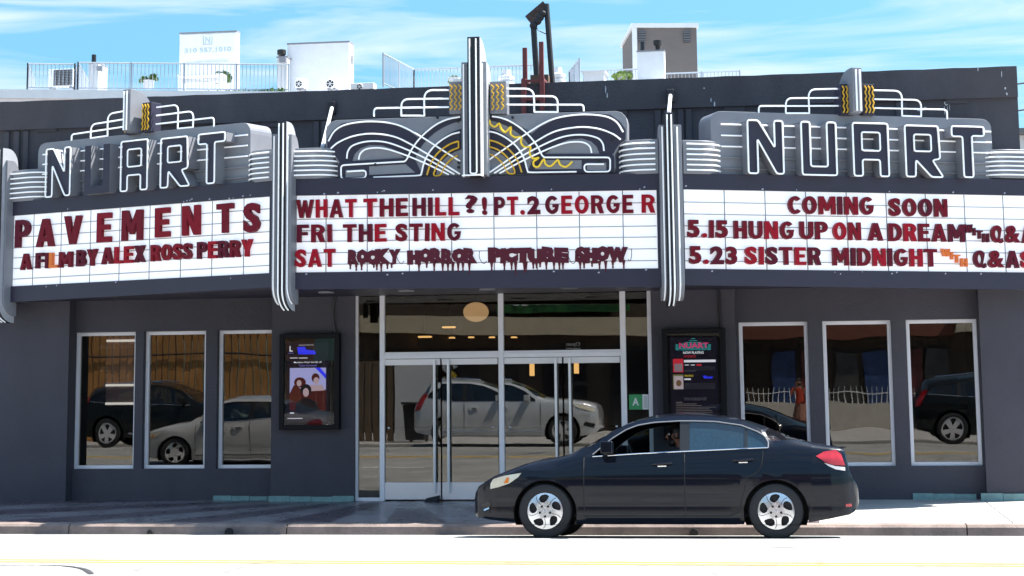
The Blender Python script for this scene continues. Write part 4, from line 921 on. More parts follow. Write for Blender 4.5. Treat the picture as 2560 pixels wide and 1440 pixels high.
# ================================================================== cars
def carpaint(name, col, metal=.0, rough=.28):
    return mat(name, col, rough, metal=metal, var=0, crough=.07, coat=.6 if col[0] < .1 else 1, spec=.08 if col[0] < .1 else .5)
M['trim'] = mat('black car trim', (.012, .012, .013), .35, var=.1)
M['lens'] = mat('clear lamp lens', (.62, .58, .46), .08, var=.1, scale=12, coat=1)
M['redlens'] = mat('red lamp lens', (.42, .012, .02), .08, var=.25, scale=14, coat=1)
M['backglass'] = mat('dark back window', (.006, .007, .009), .05, var=0, coat=.6)
M['orangelens'] = mat('orange lamp lens', (.75, .20, .03), .1, var=0, coat=1)
M['alloy'] = mat('silver wheel cover', (.80, .80, .82), .16, metal=.8, var=.05)
M['interior'] = mat('grey car cloth', (.035, .036, .04), .8, var=.15, scale=20)
SEDAN = dict(
    top=[(-.80, .48), (-.775, .56), (-.735, .62), (-.667, .665), (-.58, .735), (-.44, .80), (-.26, .88), (-.05, .935), (.17, .962), (.30, 1.005), (.54, 1.135), (.72, 1.232), (.91, 1.332), (1.06, 1.395), (1.28, 1.446), (1.5, 1.466), (1.65, 1.47), (1.85, 1.462), (2.1, 1.432), (2.37, 1.372), (2.57, 1.30), (2.75, 1.222), (2.93, 1.155), (3.12, 1.10), (3.30, 1.068), (3.41, 1.055), (3.465, 1.04), (3.482, .98), (3.50, .88), (3.52, .76), (3.56, .68), (3.60, .62), (3.618, .55)],
    belt=[(-.80, .46), (-.735, .58), (-.667, .63), (-.44, .735), (-.26, .79), (0, .845), (.25, .90), (.50, .938), (1.08, .972), (1.58, .995), (2.5, 1.032), (2.75, 1.04), (3.1, 1.02), (3.41, 1.0), (3.465, .985), (3.482, .94), (3.50, .85), (3.52, .74), (3.56, .66), (3.60, .60), (3.618, .53)],
    bot=[(-.80, .30), (-.76, .25), (-.6, .215), (-.40, .19), (.36, .175), (.5, .165), (2.2, .165), (3.05, .19), (3.3, .235), (3.5, .275), (3.56, .31), (3.60, .36), (3.618, .42)],
    wtop=[(.545, .95), (.78, 1.15), (.95, 1.255), (1.09, 1.307), (1.28, 1.337), (1.58, 1.352), (1.75, 1.35), (2.0, 1.34), (2.29, 1.296), (2.47, 1.225), (2.56, 1.17), (2.62, 1.06), (2.75, 1.045)],
    W=[(-.80, .48), (-.775, .60), (-.735, .68), (-.667, .735), (-.55, .79), (-.40, .825), (-.2, .855), (.1, .872), (.6, .878), (2.2, .878), (2.8, .868), (3.1, .845), (3.3, .81), (3.42, .77), (3.465, .745), (3.50, .72), (3.56, .66), (3.60, .60), (3.618, .54)],
    side=[('front', .56, 1.58), ('rear', 1.69, 2.335), ('quarter', 2.36, 2.60)], shield=(.26, 1.06), back=(2.57, 3.08), green=(.30, .58, 2.62, 3.02),
    wb=2.67, R=.318, arch=.366, az=.30, rim=.208, doors=(.46, 1.635, 2.27, 2.52), tumble=.42)
SUV = dict(
    top=[(-.87, .74), (-.855, .86), (-.82, .96), (-.72, 1.03), (-.5, 1.08), (-.1, 1.125), (.3, 1.16), (.50, 1.20), (.8, 1.38), (1.1, 1.52), (1.35, 1.60), (1.7, 1.645), (2.2, 1.66), (2.8, 1.635), (3.2, 1.59), (3.42, 1.54), (3.50, 1.47), (3.58, 1.32), (3.66, 1.14), (3.74, 1.02), (3.79, .90), (3.81, .72)],
    belt=[(-.87, .72), (-.82, .90), (-.5, 1.0), (0, 1.04), (.5, 1.07), (2, 1.10), (3.0, 1.15), (3.42, 1.18), (3.55, 1.14), (3.66, 1.06), (3.74, .98), (3.79, .87), (3.81, .70)],
    bot=[(-.87, .40), (-.8, .30), (-.5, .25), (.4, .23), (2.4, .23), (3.3, .27), (3.7, .34), (3.79, .42), (3.81, .5)],
    wtop=[(.66, 1.09), (.95, 1.33), (1.25, 1.47), (1.6, 1.53), (2.1, 1.54), (2.7, 1.50), (3.1, 1.43), (3.3, 1.36), (3.44, 1.22), (3.55, 1.15)],
    W=[(-.87, .60), (-.85, .70), (-.8, .78), (-.65, .86), (-.3, .92), (.2, .945), (2.8, .945), (3.3, .91), (3.6, .84), (3.74, .77), (3.79, .70), (3.81, .6)],
    side=[('front', .68, 1.68), ('rear', 1.78, 2.62), ('quarter', 2.72, 3.40)], shield=(.46, 1.30), back=(3.40, 3.66), green=(.50, .78, 3.44, 3.62),
    wb=2.865, R=.37, arch=.43, az=.36, rim=.255, doors=(.55, 1.73, 2.40, 2.70), tumble=.33)
for k_ in ('top', 'belt', 'bot', 'W'): SEDAN[k_] = [(x-.10*max(0, -x-.3)/.5, v) for x, v in SEDAN[k_]]
def sstep(a, b, x): t = min(max((x-a)/(b-a), 0), 1); return t*t*(3-2*t)
def make_car(name, label, C, paint, loc, rot, cat='car', driver_open=False, tint='tintglass', group=None, detail=True):
    root = thing(name, label, cat, (0, 0, 0), group)
    wx = (0.0, C['wb'])
    def bot(x):
        z = interp(C['bot'], x)
        for c in wx:
            if abs(x-c) < C['arch']: z = max(z, C['az']+math.sqrt(max(C['arch']**2-(x-c)**2, 0)))
        return z
    belt = lambda x: interp(C['belt'], x)
    SEC = [(.16, .925), (.24, .958), (.30, .975), (.36, .962), (.44, .982), (.56, .997), (.68, 1.0), (.78, .993)]
    def sideY(x, z):
        b = belt(x); t = SEC+[(max(b-.10, .80), .984), (max(b-.05, .82), .958), (max(b, .86), .938)]
        return interp(C['W'], x)*interp(t, z)
    xs = set([p[0] for p in C['top']]+[p[0] for p in C['W']])
    x = C['top'][0][0]
    while x < C['top'][-1][0]: xs.add(round(x, 3)); x += .045
    for c in wx:
        for i in range(0, 19): xs.add(round(c-C['arch']*math.cos(math.pi*i/18), 4))
    feat = [v for _, a, b in C['side'] for v in (a, b)]+list(C['shield'])+list(C['back'])+list(C['doors'])
    for v in feat: xs = {q for q in xs if abs(q-v) > .012}; xs.add(v)
    xs = sorted(xs); xs = [v for i, v in enumerate(xs) if i == 0 or v-xs[i-1] > .002]
    ZT_ = [.24, .30, .36, .44, .56, .68, .78]
    g0, g1, g2, g3 = C['green']
    def column(x):
        zb, bl, tp = bot(x), belt(x), interp(C['top'], x); bl = min(bl, tp-.004)
        pts = [(sideY(x, zb)*.985, zb)]; last = zb
        for i, z in enumerate(ZT_+[bl-.05]):
            z = min(max(z, zb+.004*(i+1)), bl-.006*(len(ZT_)+1-i)); z = max(z, last+.0005); last = z
            pts.append((sideY(x, z), z))
        yb = sideY(x, bl); pts.append((yb, bl))
        g = sstep(g0, g1, x)*(1-sstep(g2, g3, x))
        wt = max(interp(C['wtop'], x), bl+.006)
        y8g = yb-C['tumble']*(wt-bl)-.01; z9 = min(wt+.055+.05*(1-sstep(g1, g1+.5, x)), tp-.012); y9g = y8g-.045
        r = [(y8g, wt), (y9g, max(z9, wt+.003)), (y9g*.55, tp-.012), (0, tp)]
        h = [(yb*.965, bl+.42*(tp-bl)), (yb*.88, bl+.72*(tp-bl)), (yb*.5, bl+.95*(tp-bl)), (0, tp)]
        return pts+[(h[i][0]*(1-g)+r[i][0]*g, h[i][1]*(1-g)+r[i][1]*g) for i in range(4)]
    cols = [column(x) for x in xs]; nr = len(cols[0]); RB = nr-5     # RB: belt row
    full = [[Vector((x, -y, z)) for y, z in c]+[Vector((x, y, z)) for y, z in c[-2::-1]] for x, c in zip(xs, cols)]
    W_ = len(full[0])
    def region(i, j):
        """which piece the quad between columns i, i+1 and rows j, j+1 belongs to"""
        a, b = xs[i]+1e-6, xs[i+1]-1e-6; jj = j if j < nr-1 else W_-2-j; sd = 'n' if j < nr-1 else 'f'
        if jj == RB:
            for nm, p, q in C['side']:
                if a >= p and b <= q: return nm+sd
        if jj >= RB+2:
            if a >= C['shield'][0] and b <= C['shield'][1]: return 'windscreen'
            if a >= C['back'][0] and b <= C['back'][1]: return 'back_window'
        d = C['doors']
        if 1 <= jj < RB:
            if a >= d[0] and b <= d[1]: return 'fd'+sd
            if a >= d[1] and b <= (d[2] if cols[i][jj][1] < C['az']+C['arch']+.01 else d[3]): return 'rd'+sd
        return 'body'
    parts = {}
    for i in range(len(xs)-1):
        for j in range(W_-1):
            parts.setdefault(region(i, j), []).append((full[i][j], full[i+1][j], full[i+1][j+1], full[i][j+1]))
    def pm(key, inset=0):
        mb = MB(); idx = {}
        for q in parts.get(key, []):
            f = []
            for p in q:
                k = tuple(round(c, 5) for c in p)
                if k not in idx: idx[k] = len(mb.v); mb.v.append(p.copy())
                f.append(idx[k])
            if len(set(f)) > 2: mb.f.append(tuple(dict.fromkeys(f)))
        return mb
    mb = pm('body')
    for e in (0, -1): mb.add(full[e], [tuple(range(W_))])
    body = mb.build('body', paint, root, smooth=True)
    doors = {}
    for k in ('fdn', 'fdf', 'rdn', 'rdf'): doors[k] = pm(k).build('door', paint, root, smooth=True); OFF[doors[k].name] = Vector((0, 0, 0))
    glass = M['carglass']
    for nm, _, _ in C['side']:
        for sd in 'nf':
            if nm == 'front' and sd == 'n' and driver_open: continue
            m = pm(nm+sd)
            for p in m.v: p.y *= .988
            m.build('side_window', glass if nm == 'front' else M[tint] if sd == 'n' else M['carglass'], root, smooth=True)
    for k in ('windscreen', 'back_window'): pm(k).build(k, glass if k == 'windscreen' else M['backglass'], root, smooth=True)
    S_ = lambda x, z, o=.004, s=-1: Vector((x, s*(sideY(x, z)+o), z))
    def glassline(nm, s=-1):
        """edge of one side window"""
        a, b = [(p, q) for n_, p, q in C['side'] if n_ == nm][0]
        ii = [i for i, v in enumerate(xs) if a-1e-6 <= v <= b+1e-6]
        lo = [full[i][RB] if s < 0 else full[i][W_-1-RB] for i in ii]; hi = [full[i][RB+1] if s < 0 else full[i][W_-2-RB] for i in ii]
        return lo, hi
    for s in (-1, 1):
        e = Vector((0, s*.006, 0))
        l1, h1 = glassline('front', s); l2, h2 = glassline('rear', s); l3, h3 = glassline('quarter', s)
        MB().tube([p+e for p in l1+l2+l3], .0065, 6).build('belt_trim', M['chrome'], root, smooth=True)
        MB().tube([p+e for p in h1+h2+h3+[l3[-1]]], .008, 6).build('window_trim', M['silver'] if detail else M['trim'], root, smooth=True)
        MB().add([l1[-1]+e*.5, l2[0]+e*.5, h2[0]+e*.5, h1[-1]+e*.5], [(0, 1, 2, 3)]).build('pillar_trim', M['trim'], root); MB().add([l2[-1]+e*.5, l3[0]+e*.5, h3[0]+e*.5, h2[-1]+e*.5], [(0, 1, 2, 3)]).build('pillar_trim', M['trim'], root)
        d = C['doors']; r = .0065; az = C['az']+C['arch']
        sl_ = lambda pts: [S_(x, z, .0005, s) for x, z in pts]
        sm_ = MB(); zs = [.27+.06*i for i in range(30)]
        sm_.tube(sl_([(d[0]-.0, z) for z in zs if z < belt(d[0])]), r, 5); sm_.tube(sl_([(d[1], z) for z in zs if z < belt(d[1])]), r, 5)
        rear_edge = [(d[3]+.02, belt(d[3])-.02), (d[3], .85), (d[3]-.05, .76)]+[(d[2]+.10-.10*i/6-.02, az+.03-.36*i/6) for i in range(7)]+[(d[2]-.04, .30), (d[2]-.12, .265)]
        sm_.tube(sl_([(p.x, p.y) for p in smooth_line(rear_edge, 3)]), r, 5)
        sm_.tube(sl_([(d[0]+(d[2]-.12-d[0])*i/14, .262) for i in range(15)]), r, 5)
        sm_.build('door_seam', M['dark'], root)
        for k, xh in (('fd', d[1]-.26), ('rd', d[3]-.21)):
            zh = belt(xh)-.135; dd = doors[k+('n' if s < 0 else 'f')]
            h = [S_(xh-.115+.23*i/6, zh+.012*i/6, .012+.022*math.sin(math.pi*i/6), s) for i in range(7)]
            MB().tube(h, .016, 8).build('door_handle', paint, dd, smooth=True)
            MB().tube([S_(xh-.05, zh-.02, .003, s), S_(xh+.05, zh-.018, .003, s)], .012, 6).build('handle_recess', M['chrome'] if detail else M['trim'], dd)
        xm = C['side'][0][1]+.17; zm = belt(xm)+.075
        mr = MB(); mr.box(xm-.055, xm+.085, s*(sideY(xm, belt(xm))+.03), s*(sideY(xm, belt(xm))+.22), zm-.055, zm+.085); mr.tube([S_(xm-.03, belt(xm)-.02, -.02, s), (xm, s*(sideY(xm, belt(xm))+.09), zm-.04)], .035, 8, r2=.03)
        mr.build('wing_mirror', paint, root, smooth=True, bevel=.03)
        # lamps wrapped on the corners
        def patch(pts, name_, m, o=.006):
            fs = fill([pts]); b = bmesh.new(); vv = [b.verts.new((p[0], 0, p[1])) for p in pts]
            for f in fs:
                try: b.faces.new([vv[i] for i in f])
                except ValueError: pass
            bmesh.ops.subdivide_edges(b, edges=b.edges, cuts=4, use_grid_fill=True)
            for v in b.verts: v.co = S_(v.co.x, v.co.z, o, s)
            b.verts.index_update(); q = MB(); q.v = [v.co.copy() for v in b.verts]; q.f = [tuple(v.index for v in f.verts) for f in b.faces]; b.free()
            return q.build(name_, m, root, smooth=True)
        if C is SEDAN:
            zz = lambda pts: [((a-507)/543, (850-b_)/543) for a, b_ in pts]
            patch(zz([(148, 540), (150, 505), (168, 478), (245, 456), (355, 440), (335, 466), (275, 506), (205, 528)]), 'headlight', M['lens'])
            patch(zz([(238, 505), (262, 466), (276, 470), (268, 502)]), 'indicator', M['orangelens'], .010)
            patch(zz([(2212, 342), (2262, 314), (2335, 303), (2368, 330), (2392, 400), (2330, 398), (2280, 388)]), 'tail_light', M['redlens'], .008)
            patch(zz([(2262, 384), (2330, 404), (2390, 410), (2390, 432), (2332, 424), (2285, 402)]), 'reversing_light', mat('white lamp lens', (.7, .66, .66), .1, var=0, coat=1), .009)
            patch(zz([(2385, 636), (2422, 634), (2424, 650), (2386, 654)]), 'rear_reflector', M['redlens'], .010)
            patch(zz([(86, 640), (130, 615), (150, 625), (140, 690), (100, 690)]), 'bumper_grille', M['trim'], .008)
            patch(zz([(100, 668), (136, 655), (138, 664), (104, 678)]), 'fog_trim', M['chrome'], .014)
        else:
            patch([(-.80, .86), (-.5, .98), (-.22, .99), (-.4, .90), (-.74, .80)], 'headlight', M['lens'])
            patch([(3.40, 1.28), (3.52, 1.3), (3.72, .98), (3.74, .86), (3.60, .90), (3.5, 1.1)], 'tail_light', M['redlens'])
            patch([(-.78, .52), (-.55, .58), (-.5, .5), (-.75, .42)], 'bumper_grille', M['trim'])
            MB().tube([S_(.5+.1*i, .36, .004, s) for i in range(19)], .022, 6).build('sill_trim', M['chrome'], root)
            MB().tube([Vector((x, s*(sideY(x, belt(x))-.24), interp(C['top'], x)+.02)) for x in (1.5, 1.9, 2.3, 2.7, 3.1)], .018, 6).build('roof_rail', M['chrome'], root)
    # wheels
    def wheel(x, s):
        yo = interp(C['W'], x)-.012; R_, r_ = C['R'], C['rim']; c = Vector((x, s*yo, R_)); k = s
        prof = lambda pts: [(a, k*b) for a, b in pts]
        W0 = MB().lathe(prof([(0, -.06), (r_-.004, -.06), (r_-.004, -.20), (0, -.20)]), c, 'y', 24).build('wheel', M['dark'], root, smooth=True); OFF[W0.name] = Vector((0, 0, 0))
        MB().lathe(prof([(r_, -.02), (r_+.012, -.004), (R_-.05, .0), (R_-.018, -.012), (R_-.003, -.04), (R_, -.07), (R_, -.15), (R_-.006, -.18), (R_-.03, -.20), (r_, -.20), (r_, -.02)]), c, 'y', 40, caps=False).build('tyre', M['rubber'], W0, smooth=True)
        F = Frame(0, 0, 0); rim = MB(); n = 5; outer = [(r_*math.cos(a), r_*math.sin(a)) for a in [2*math.pi*i/60 for i in range(60)]]; holes = []
        for q in range(n):
            a0 = 2*math.pi*q/n+.35
            pol = lambda rr, aa: (rr*math.cos(aa), rr*math.sin(aa))
            if C is SEDAN: hp = [pol(.44*r_, a0+.10), pol(.60*r_, a0-.22), pol(.86*r_, a0-.34), pol(.93*r_, a0-.08), pol(.90*r_, a0+.22), pol(.76*r_, a0+.46), pol(.56*r_, a0+.46)]
            else: hp = [pol(.3*r_, a0), pol(.86*r_, a0-.34), pol(.9*r_, a0), pol(.86*r_, a0+.34)]
            holes.append([(p.x, p.y) for p in rounded(hp, .018, 2, closed=True)])
        loops = [outer]+holes; fs = fill(loops); flat = [p for lp in loops for p in lp]; kk = len(flat)
        dish = lambda p: k*(-.012+.016*(1-(math.hypot(*p)/r_)**2)) if C is SEDAN else k*(-.02)
        vs = [c+Vector((p[0], dish(p), p[1])) for p in flat]+[c+Vector((p[0], dish(p)-k*.03, p[1])) for p in flat]
        ff = [tuple(t) for t in fs]; o = 0
        for lp in loops:
            m_ = len(lp)
            for i in range(m_): ff.append((o+i, o+(i+1) % m_, o+(i+1) % m_+kk, o+i+kk))
            o += m_
        rim.add(vs, ff); rim.build('rim', M['alloy'] if C is SEDAN else M['steel'], W0)
        if C is SEDAN and detail:
            nuts = MB(); lines = MB()
            for q in range(5):
                a = 2*math.pi*q/5+math.pi/2+math.pi; p = c+Vector((.062*math.cos(a), k*.004, .062*math.sin(a)))
                nuts.lathe([(.015, k*-.005), (.015, k*.004)], p, 'y', 10)
                a0 = 2*math.pi*q/5+.35
                lines.tube([c+Vector((rr*r_*math.cos(a0+t), k*(.001+.016*(1-rr*rr)-.012), rr*r_*math.sin(a0+t))) for rr, t in ((.42, .54), (.6, .62), (.8, .60), (.95, .50))], .0035, 5)
            nuts.build('lug_nut', M['trim'], W0); lines.build('spoke_groove', M['trim'], W0)
            e = MB()
            for a, b in (((-.012, -.014), (-.016, .014)), ((.012, -.014), (.016, .014)), ((-.013, 0), (.013, 0))): e.tube([c+Vector((a[0], k*.008, a[1])), c+Vector((b[0], k*.008, b[1]))], .003, 5)
            e.build('emblem', M['steel'], W0)
        w2 = MB().lathe([(C['arch']+.004, k*.01), (C['arch']+.004, -k*.32), (0, -k*.32)], (x, s*(yo+.0), C['az']), 'y', 32, caps=False)
        w2.v = [p if p.z > .16 else Vector((p.x, p.y, .16)) for p in w2.v]
        w2.build('wheel_arch', M['dark'], root)
    for x in wx:
        for s in (-1, 1): wheel(x, s)
    x0, x1 = C['top'][0][0]+.25, C['top'][-1][0]-.3; w0 = C['W'][8][1]*.80
    MB().box(C['arch']+.03, C['wb']-C['arch']-.03, -w0, w0, C['az']-.115, C['az']-.05).build('underbody', M['dark'], root)
    # cabin
    zf = C['az']+.05; hb = belt(1.4)
    MB().box(.30, C['wb']-.15, -w0*.98, w0*.98, C['az']-.05, C['az']-.02).build('cabin_floor', M['interior'], root)
    for y in (-.37, .37):
        st = MB().box(1.30, 1.78, y-.24, y+.24, zf+.05, zf+.22); st.hexa([(1.72, y-.24, zf+.2), (1.90, y-.24, hb+.12), (1.90, y+.24, hb+.12), (1.72, y+.24, zf+.2)], (.12, 0, 0))
        st.box(1.915, 2.0, y-.12, y+.12, hb+.10, hb+.27)
        st.build('seat', M['interior'], root, bevel=.03)
    MB().box(2.20, 2.35, -.6, .6, zf+.1, hb+.02).build('rear_seat', M['interior'], root, bevel=.03)
    MB().box(.42, .80, -w0*.95, w0*.95, hb-.22, hb-.06).build('dashboard', M['interior'], root, bevel=.04)
    ring = [Vector((1.02-.07*math.sin(a), -.37+.18*math.cos(a), hb-.06+.17*math.sin(a))) for a in [2*math.pi*i/20 for i in range(20)]]
    MB().tube(ring, .014, 6, closed=True).tube([(.78, -.37, hb-.12), (1.02, -.37, hb-.06)], .02).build('steering_wheel', M['trim'], root)
    root.matrix_world = Matrix.Translation(Vector(loc)) @ Matrix.Rotation(rot[1], 4, 'Z') @ Matrix.Rotation(rot[0], 4, 'X')
    return root
fx = at(1362, 1275, -6.1).x
car0 = make_car('sedan_car', 'dark navy four door sedan with open driver window stopped before the glass doors', SEDAN, carpaint('dark navy car paint', (.003, .0048, .011)), (fx, -5.25, -.058), (-math.radians(3.2), 0), driver_open=True)
mb = MB().box(-.935, -.92, -.20, .20, .33, .47); mb.build('number_plate_holder', M['trim'], car0)
mb = MB().box(3.40, 3.50, -.55, .55, 1.035, 1.05); mb.build('boot_spoiler', M['trim'], car0, bevel=.006)
# ------------------------------------------------------------------ people
def skin_body(name, joints, edges, m, label, extra_sub=2, root_i=0):
    me = bpy.data.meshes.new(name); me.from_pydata([j[0] for j in joints], edges, []); o = bpy.data.objects.new(name, me); COL.objects.link(o)
    sk = o.modifiers.new('skin', 'SKIN'); sk.use_smooth_shade = True
    for i, j in enumerate(joints): me.skin_vertices[0].data[i].radius = (j[1], j[2] if len(j) > 2 else j[1])
    me.skin_vertices[0].data[root_i].use_root = True
    sb = o.modifiers.new('sub', 'SUBSURF'); sb.levels = extra_sub; sb.render_levels = extra_sub
    dg = bpy.context.evaluated_depsgraph_get(); nm = bpy.data.meshes.new_from_object(o.evaluated_get(dg))
    o.modifiers.clear(); o.data = nm; nm.materials.clear(); nm.materials.append(m); bpy.data.meshes.remove(me)
    for p in nm.polygons: p.use_smooth = True
    OFF[o.name] = Vector((0, 0, 0)); return o
def vpaint(o, mats, fn):
    for m in mats: o.data.materials.append(m)
    for p in o.data.polygons: p.material_index = fn(p.center)
skinm = mat('warm brown skin', (.23, .105, .065), .5, var=.08, scale=15); hairm = mat('black hair', (.006, .005, .005), .55, var=.3, scale=60)
shirt = mat('dark shirt', (.02, .022, .028), .8, var=.1)
def hand(joints, edges, wrist, dirv, side, up, curl):
    """palm with five bent fingers on the skeleton; wrist = joint index"""
    d, sd, u = Vector(dirv).normalized(), Vector(side).normalized(), Vector(up).normalized(); w0 = Vector(joints[wrist][0])
    joints.append((tuple(w0+d*.06), .022, .034)); pm_ = len(joints)-1; edges.append((wrist, pm_))
    for k, (o, ln) in enumerate(((-.032, .070), (-.011, .080), (.011, .076), (.032, .060))):
        a = w0+d*.095+sd*o; b = a+d*ln*.5-u*curl*ln*.35; c = b+d*ln*.25*(1-curl)-u*ln*.5*curl*1.2
        i = len(joints); joints += [(tuple(a), .0095), (tuple(b), .009), (tuple(c), .008)]; edges += [(pm_, i), (i, i+1), (i+1, i+2)]
    a = w0+d*.035-sd*.045; b = a+d*.035-sd*.02-u*.02*curl; i = len(joints)
    joints += [(tuple(a), .0105), (tuple(b), .009)]; edges += [(pm_, i), (i, i+1)]
def head_parts(par, c, f, r=.098, beard=True, hair_long=False):
    """face details round head centre c looking along f (a horizontal unit vector)"""
    f = Vector(f); s = Vector((-f.y, f.x, 0)); c = Vector(c); z = Vector((0, 0, 1))
    hb_ = MB(); hb_.ball(c-f*.014+z*.022, r*1.06, 18, 12, (1.0, .96, 1.14))
    hb_.v = [p for p in hb_.v]
    for p in hb_.v:
        d = (p-c).dot(f)
        if d > .035 and p.z < c.z+.075: p -= f*(d-.03)
        if p.z < c.z-.045: p.z = c.z-.045+(p.z-c.z+.045)*(2.2 if hair_long else .1)
    hb_.build('hair', hairm, par, smooth=True)
    if beard:
        b = MB(); b.ball(c+f*.045-z*.085, .058, 14, 10, (1, 1.05, .85)); b.build('beard', hairm, par, smooth=True)
    for k in (-1, 1):
        e = MB(); e.ball(c+f*(r*.88)+s*k*.032+z*.012, .011, 8, 6); e.build('eye', M['white'], par, smooth=True)
        MB().ball(c+f*(r*.88+.005)+s*k*.033+z*.012, .0085, 8, 6).build('iris', hairm, par)
        MB().tube([c+f*(r*.93)+s*k*.016+z*.034, c+f*(r*.91)+s*k*.05+z*.036], .006, 5).build('eyebrow', hairm, par)
        MB().ball(c-f*.005+s*k*(r*.90), .026, 8, 6, (.7, .6, 1.25)).build('ear', skinm, par, smooth=True)
    MB().tube([c+f*(r*.95)+z*.02, c+f*(r*1.24)-z*.022, c+f*(r*.98)-z*.034], .013, 7).build('nose', skinm, par, smooth=True)
    MB().tube([c+f*(r*.97)-s*.022-z*.056, c+f*(r*1.03)-z*.054, c+f*(r*.97)+s*.022-z*.056], .007, 6).build('mouth', mat('lips', (.22, .07, .06), .5, var=0), par)
cz = SEDAN['az']+.25
J = [((1.60, -.37, .56), .15, .17), ((1.66, -.37, .72), .13, .16), ((1.70, -.37, .90), .14, .19), ((1.68, -.37, 1.02), .07, .08), ((1.655, -.37, 1.08), .055, .055), ((1.62, -.37, 1.15), .088, .078), ((1.618, -.37, 1.215), .085, .076),
     ((1.67, -.56, .98), .06), ((1.52, -.62, .80), .048), ((1.26, -.55, .86), .036), ((1.12, -.50, .90), .026),
     ((1.67, -.18, .98), .06), ((1.50, -.12, .80), .048), ((1.26, -.20, .86), .036), ((1.12, -.25, .90), .026),
     ((1.30, -.47, .56), .09), ((1.02, -.47, .54), .07), ((.86, -.47, .34), .05), ((1.30, -.27, .56), .09), ((1.02, -.27, .54), .07), ((.86, -.27, .34), .05)]
E_ = [(0, 1), (1, 2), (2, 3), (3, 4), (4, 5), (5, 6), (2, 7), (7, 8), (8, 9), (9, 10), (2, 11), (11, 12), (12, 13), (13, 14), (0, 15), (15, 16), (16, 17), (0, 18), (18, 19), (19, 20)]
J = [((p[0][0]-.10, p[0][1], p[0][2]+.02),)+tuple(p[1:]) for p in J]
hand(J, E_, 10, (-1, 0, .2), (0, 1, 0), (0, 0, 1), .8); hand(J, E_, 14, (-1, 0, .2), (0, -1, 0), (0, 0, 1), .8)
drv = skin_body('person', J, E_, skinm, '')
vpaint(drv, [shirt], lambda c: 1 if c.z < 1.055 and c.x > 1.14 or c.z < .62 else 0)
tag(drv, 'bearded driver in a dark shirt sitting at the sedan wheel facing left', 'person')
head_parts(drv, (1.515, -.37, 1.195), (-1, 0, 0))
drv.matrix_world = car0.matrix_world.copy()
# ================================================================== across the street (seen in the window reflections)
FO = lambda y: Frame(0, y, math.pi)         # faces the theatre: u runs towards -x, n towards +y
mb = MB()
for i in range(40):
    a, b = -60+i*3+.006, -57+i*3-.006
    mb.add([(a, -19.6, -.3), (b, -19.6, -.3), (b, -19.6, .29), (a, -19.6, .29), (b, -40, .30), (a, -40, .30), (a, -40, -.3), (b, -40, -.3)], [(0, 1, 2, 3), (3, 2, 4, 5), (5, 4, 7, 6), (0, 3, 5, 6), (1, 7, 4, 2)])
struct('far_pavement', mb, M['concrete'])
silver = carpaint('silver car paint', (.60, .61, .63), metal=.35); black = carpaint('black car paint', (.01, .012, .014), metal=.2); whitep = carpaint('white car paint', (.42, .42, .43))
make_car('suv_car', 'silver SUV parked across the street, mirrored in the glass entrance doors', SUV, silver, (-5.80, -18.5, .29), (0, math.pi), detail=False, tint='carglass')
make_car('suv_car', 'black SUV parked across the street, mirrored in the rightmost window', SUV, black, (6.45, -17.6, .29), (0, math.pi), detail=False, tint='carglass')
make_car('suv_car', 'black SUV parked across the street, mirrored in the left windows', SUV, black, (-14.6, -17.6, .29), (0, math.pi), detail=False, tint='carglass')
make_car('sedan_car', 'white sedan in the far lane, mirrored in the lower left windows', SEDAN, whitep, (-12.95, -9.7, roadz(-9.7)+.0), (-math.radians(2.6), 0), detail=False, tint='carglass')
# slatted timber fence
wood = mat('orange brown timber', (.36, .17, .05), .7, var=.35, scale=3, streak=.7)
fe = thing('slat_fence', 'tall orange brown timber slat fence across the street, mirrored in the left windows', 'fence', (-18, -23, .3))
mb = MB(); x = -26.0
while x < -13.6: mb.box(x, x+.17, -23-.02*random.random(), -22.94+.03*random.random(), .3, 5.0); x += .21
mb.build('slat_panel', wood, fe)
MB().box(-26, -13.5, -23.08, -23.03, .8, .95).box(-26, -13.5, -23.08, -23.03, 3.2, 3.35).build('rail', wood, fe)
MB().tube([(-26, -22.85, 2.75), (-13.6, -22.85, 2.75)], .03, 6).build('pipe', M['rubber'], fe)
fe = thing('slat_fence', 'slat fence coloured dark for shade beside a white block wall across the street', 'fence', (-12.3, -22, .3))
mb = MB(); x = -13.5
while x < -11.0: mb.box(x, x+.17, -22, -21.94+.03*random.random(), .3, 2.5); x += .21
mb.build('slat_panel', mat('shaded timber', (.10, .07, .045), .8, var=.3), fe)  # same orange timber as the tall fence, its shade put into the colour
o = MB().box(-10.98, -9.9, -22.1, -21.9, .3, 2.55).build('block_wall', M['offwhite']); tag(o, 'short white block wall beside a dark bin across the street', 'wall')
tb = thing('trash_bin', 'black wheeled bin standing before the white block wall across the street', 'bin', (-10.2, -21, .3))
MB().add([(-10.45, -21.3, .36), (-9.95, -21.3, .36), (-9.95, -20.8, .36), (-10.45, -20.8, .36), (-10.52, -21.38, 1.28), (-9.88, -21.38, 1.28), (-9.88, -20.72, 1.28), (-10.52, -20.72, 1.28)], [(0, 1, 2, 3), (4, 7, 6, 5), (0, 4, 5, 1), (1, 5, 6, 2), (2, 6, 7, 3), (3, 7, 4, 0)]).build('bin_body', M['dark'], tb, bevel=.03)
MB().box(-10.55, -9.85, -21.42, -20.66, 1.285, 1.35).build('lid', M['dark'], tb, bevel=.02)
for x in (-10.42, -9.98): MB().lathe([(.12, -.03), (.12, .03)], (x, -21.36, .42), 'x', 16).build('wheel', M['rubber'], tb)
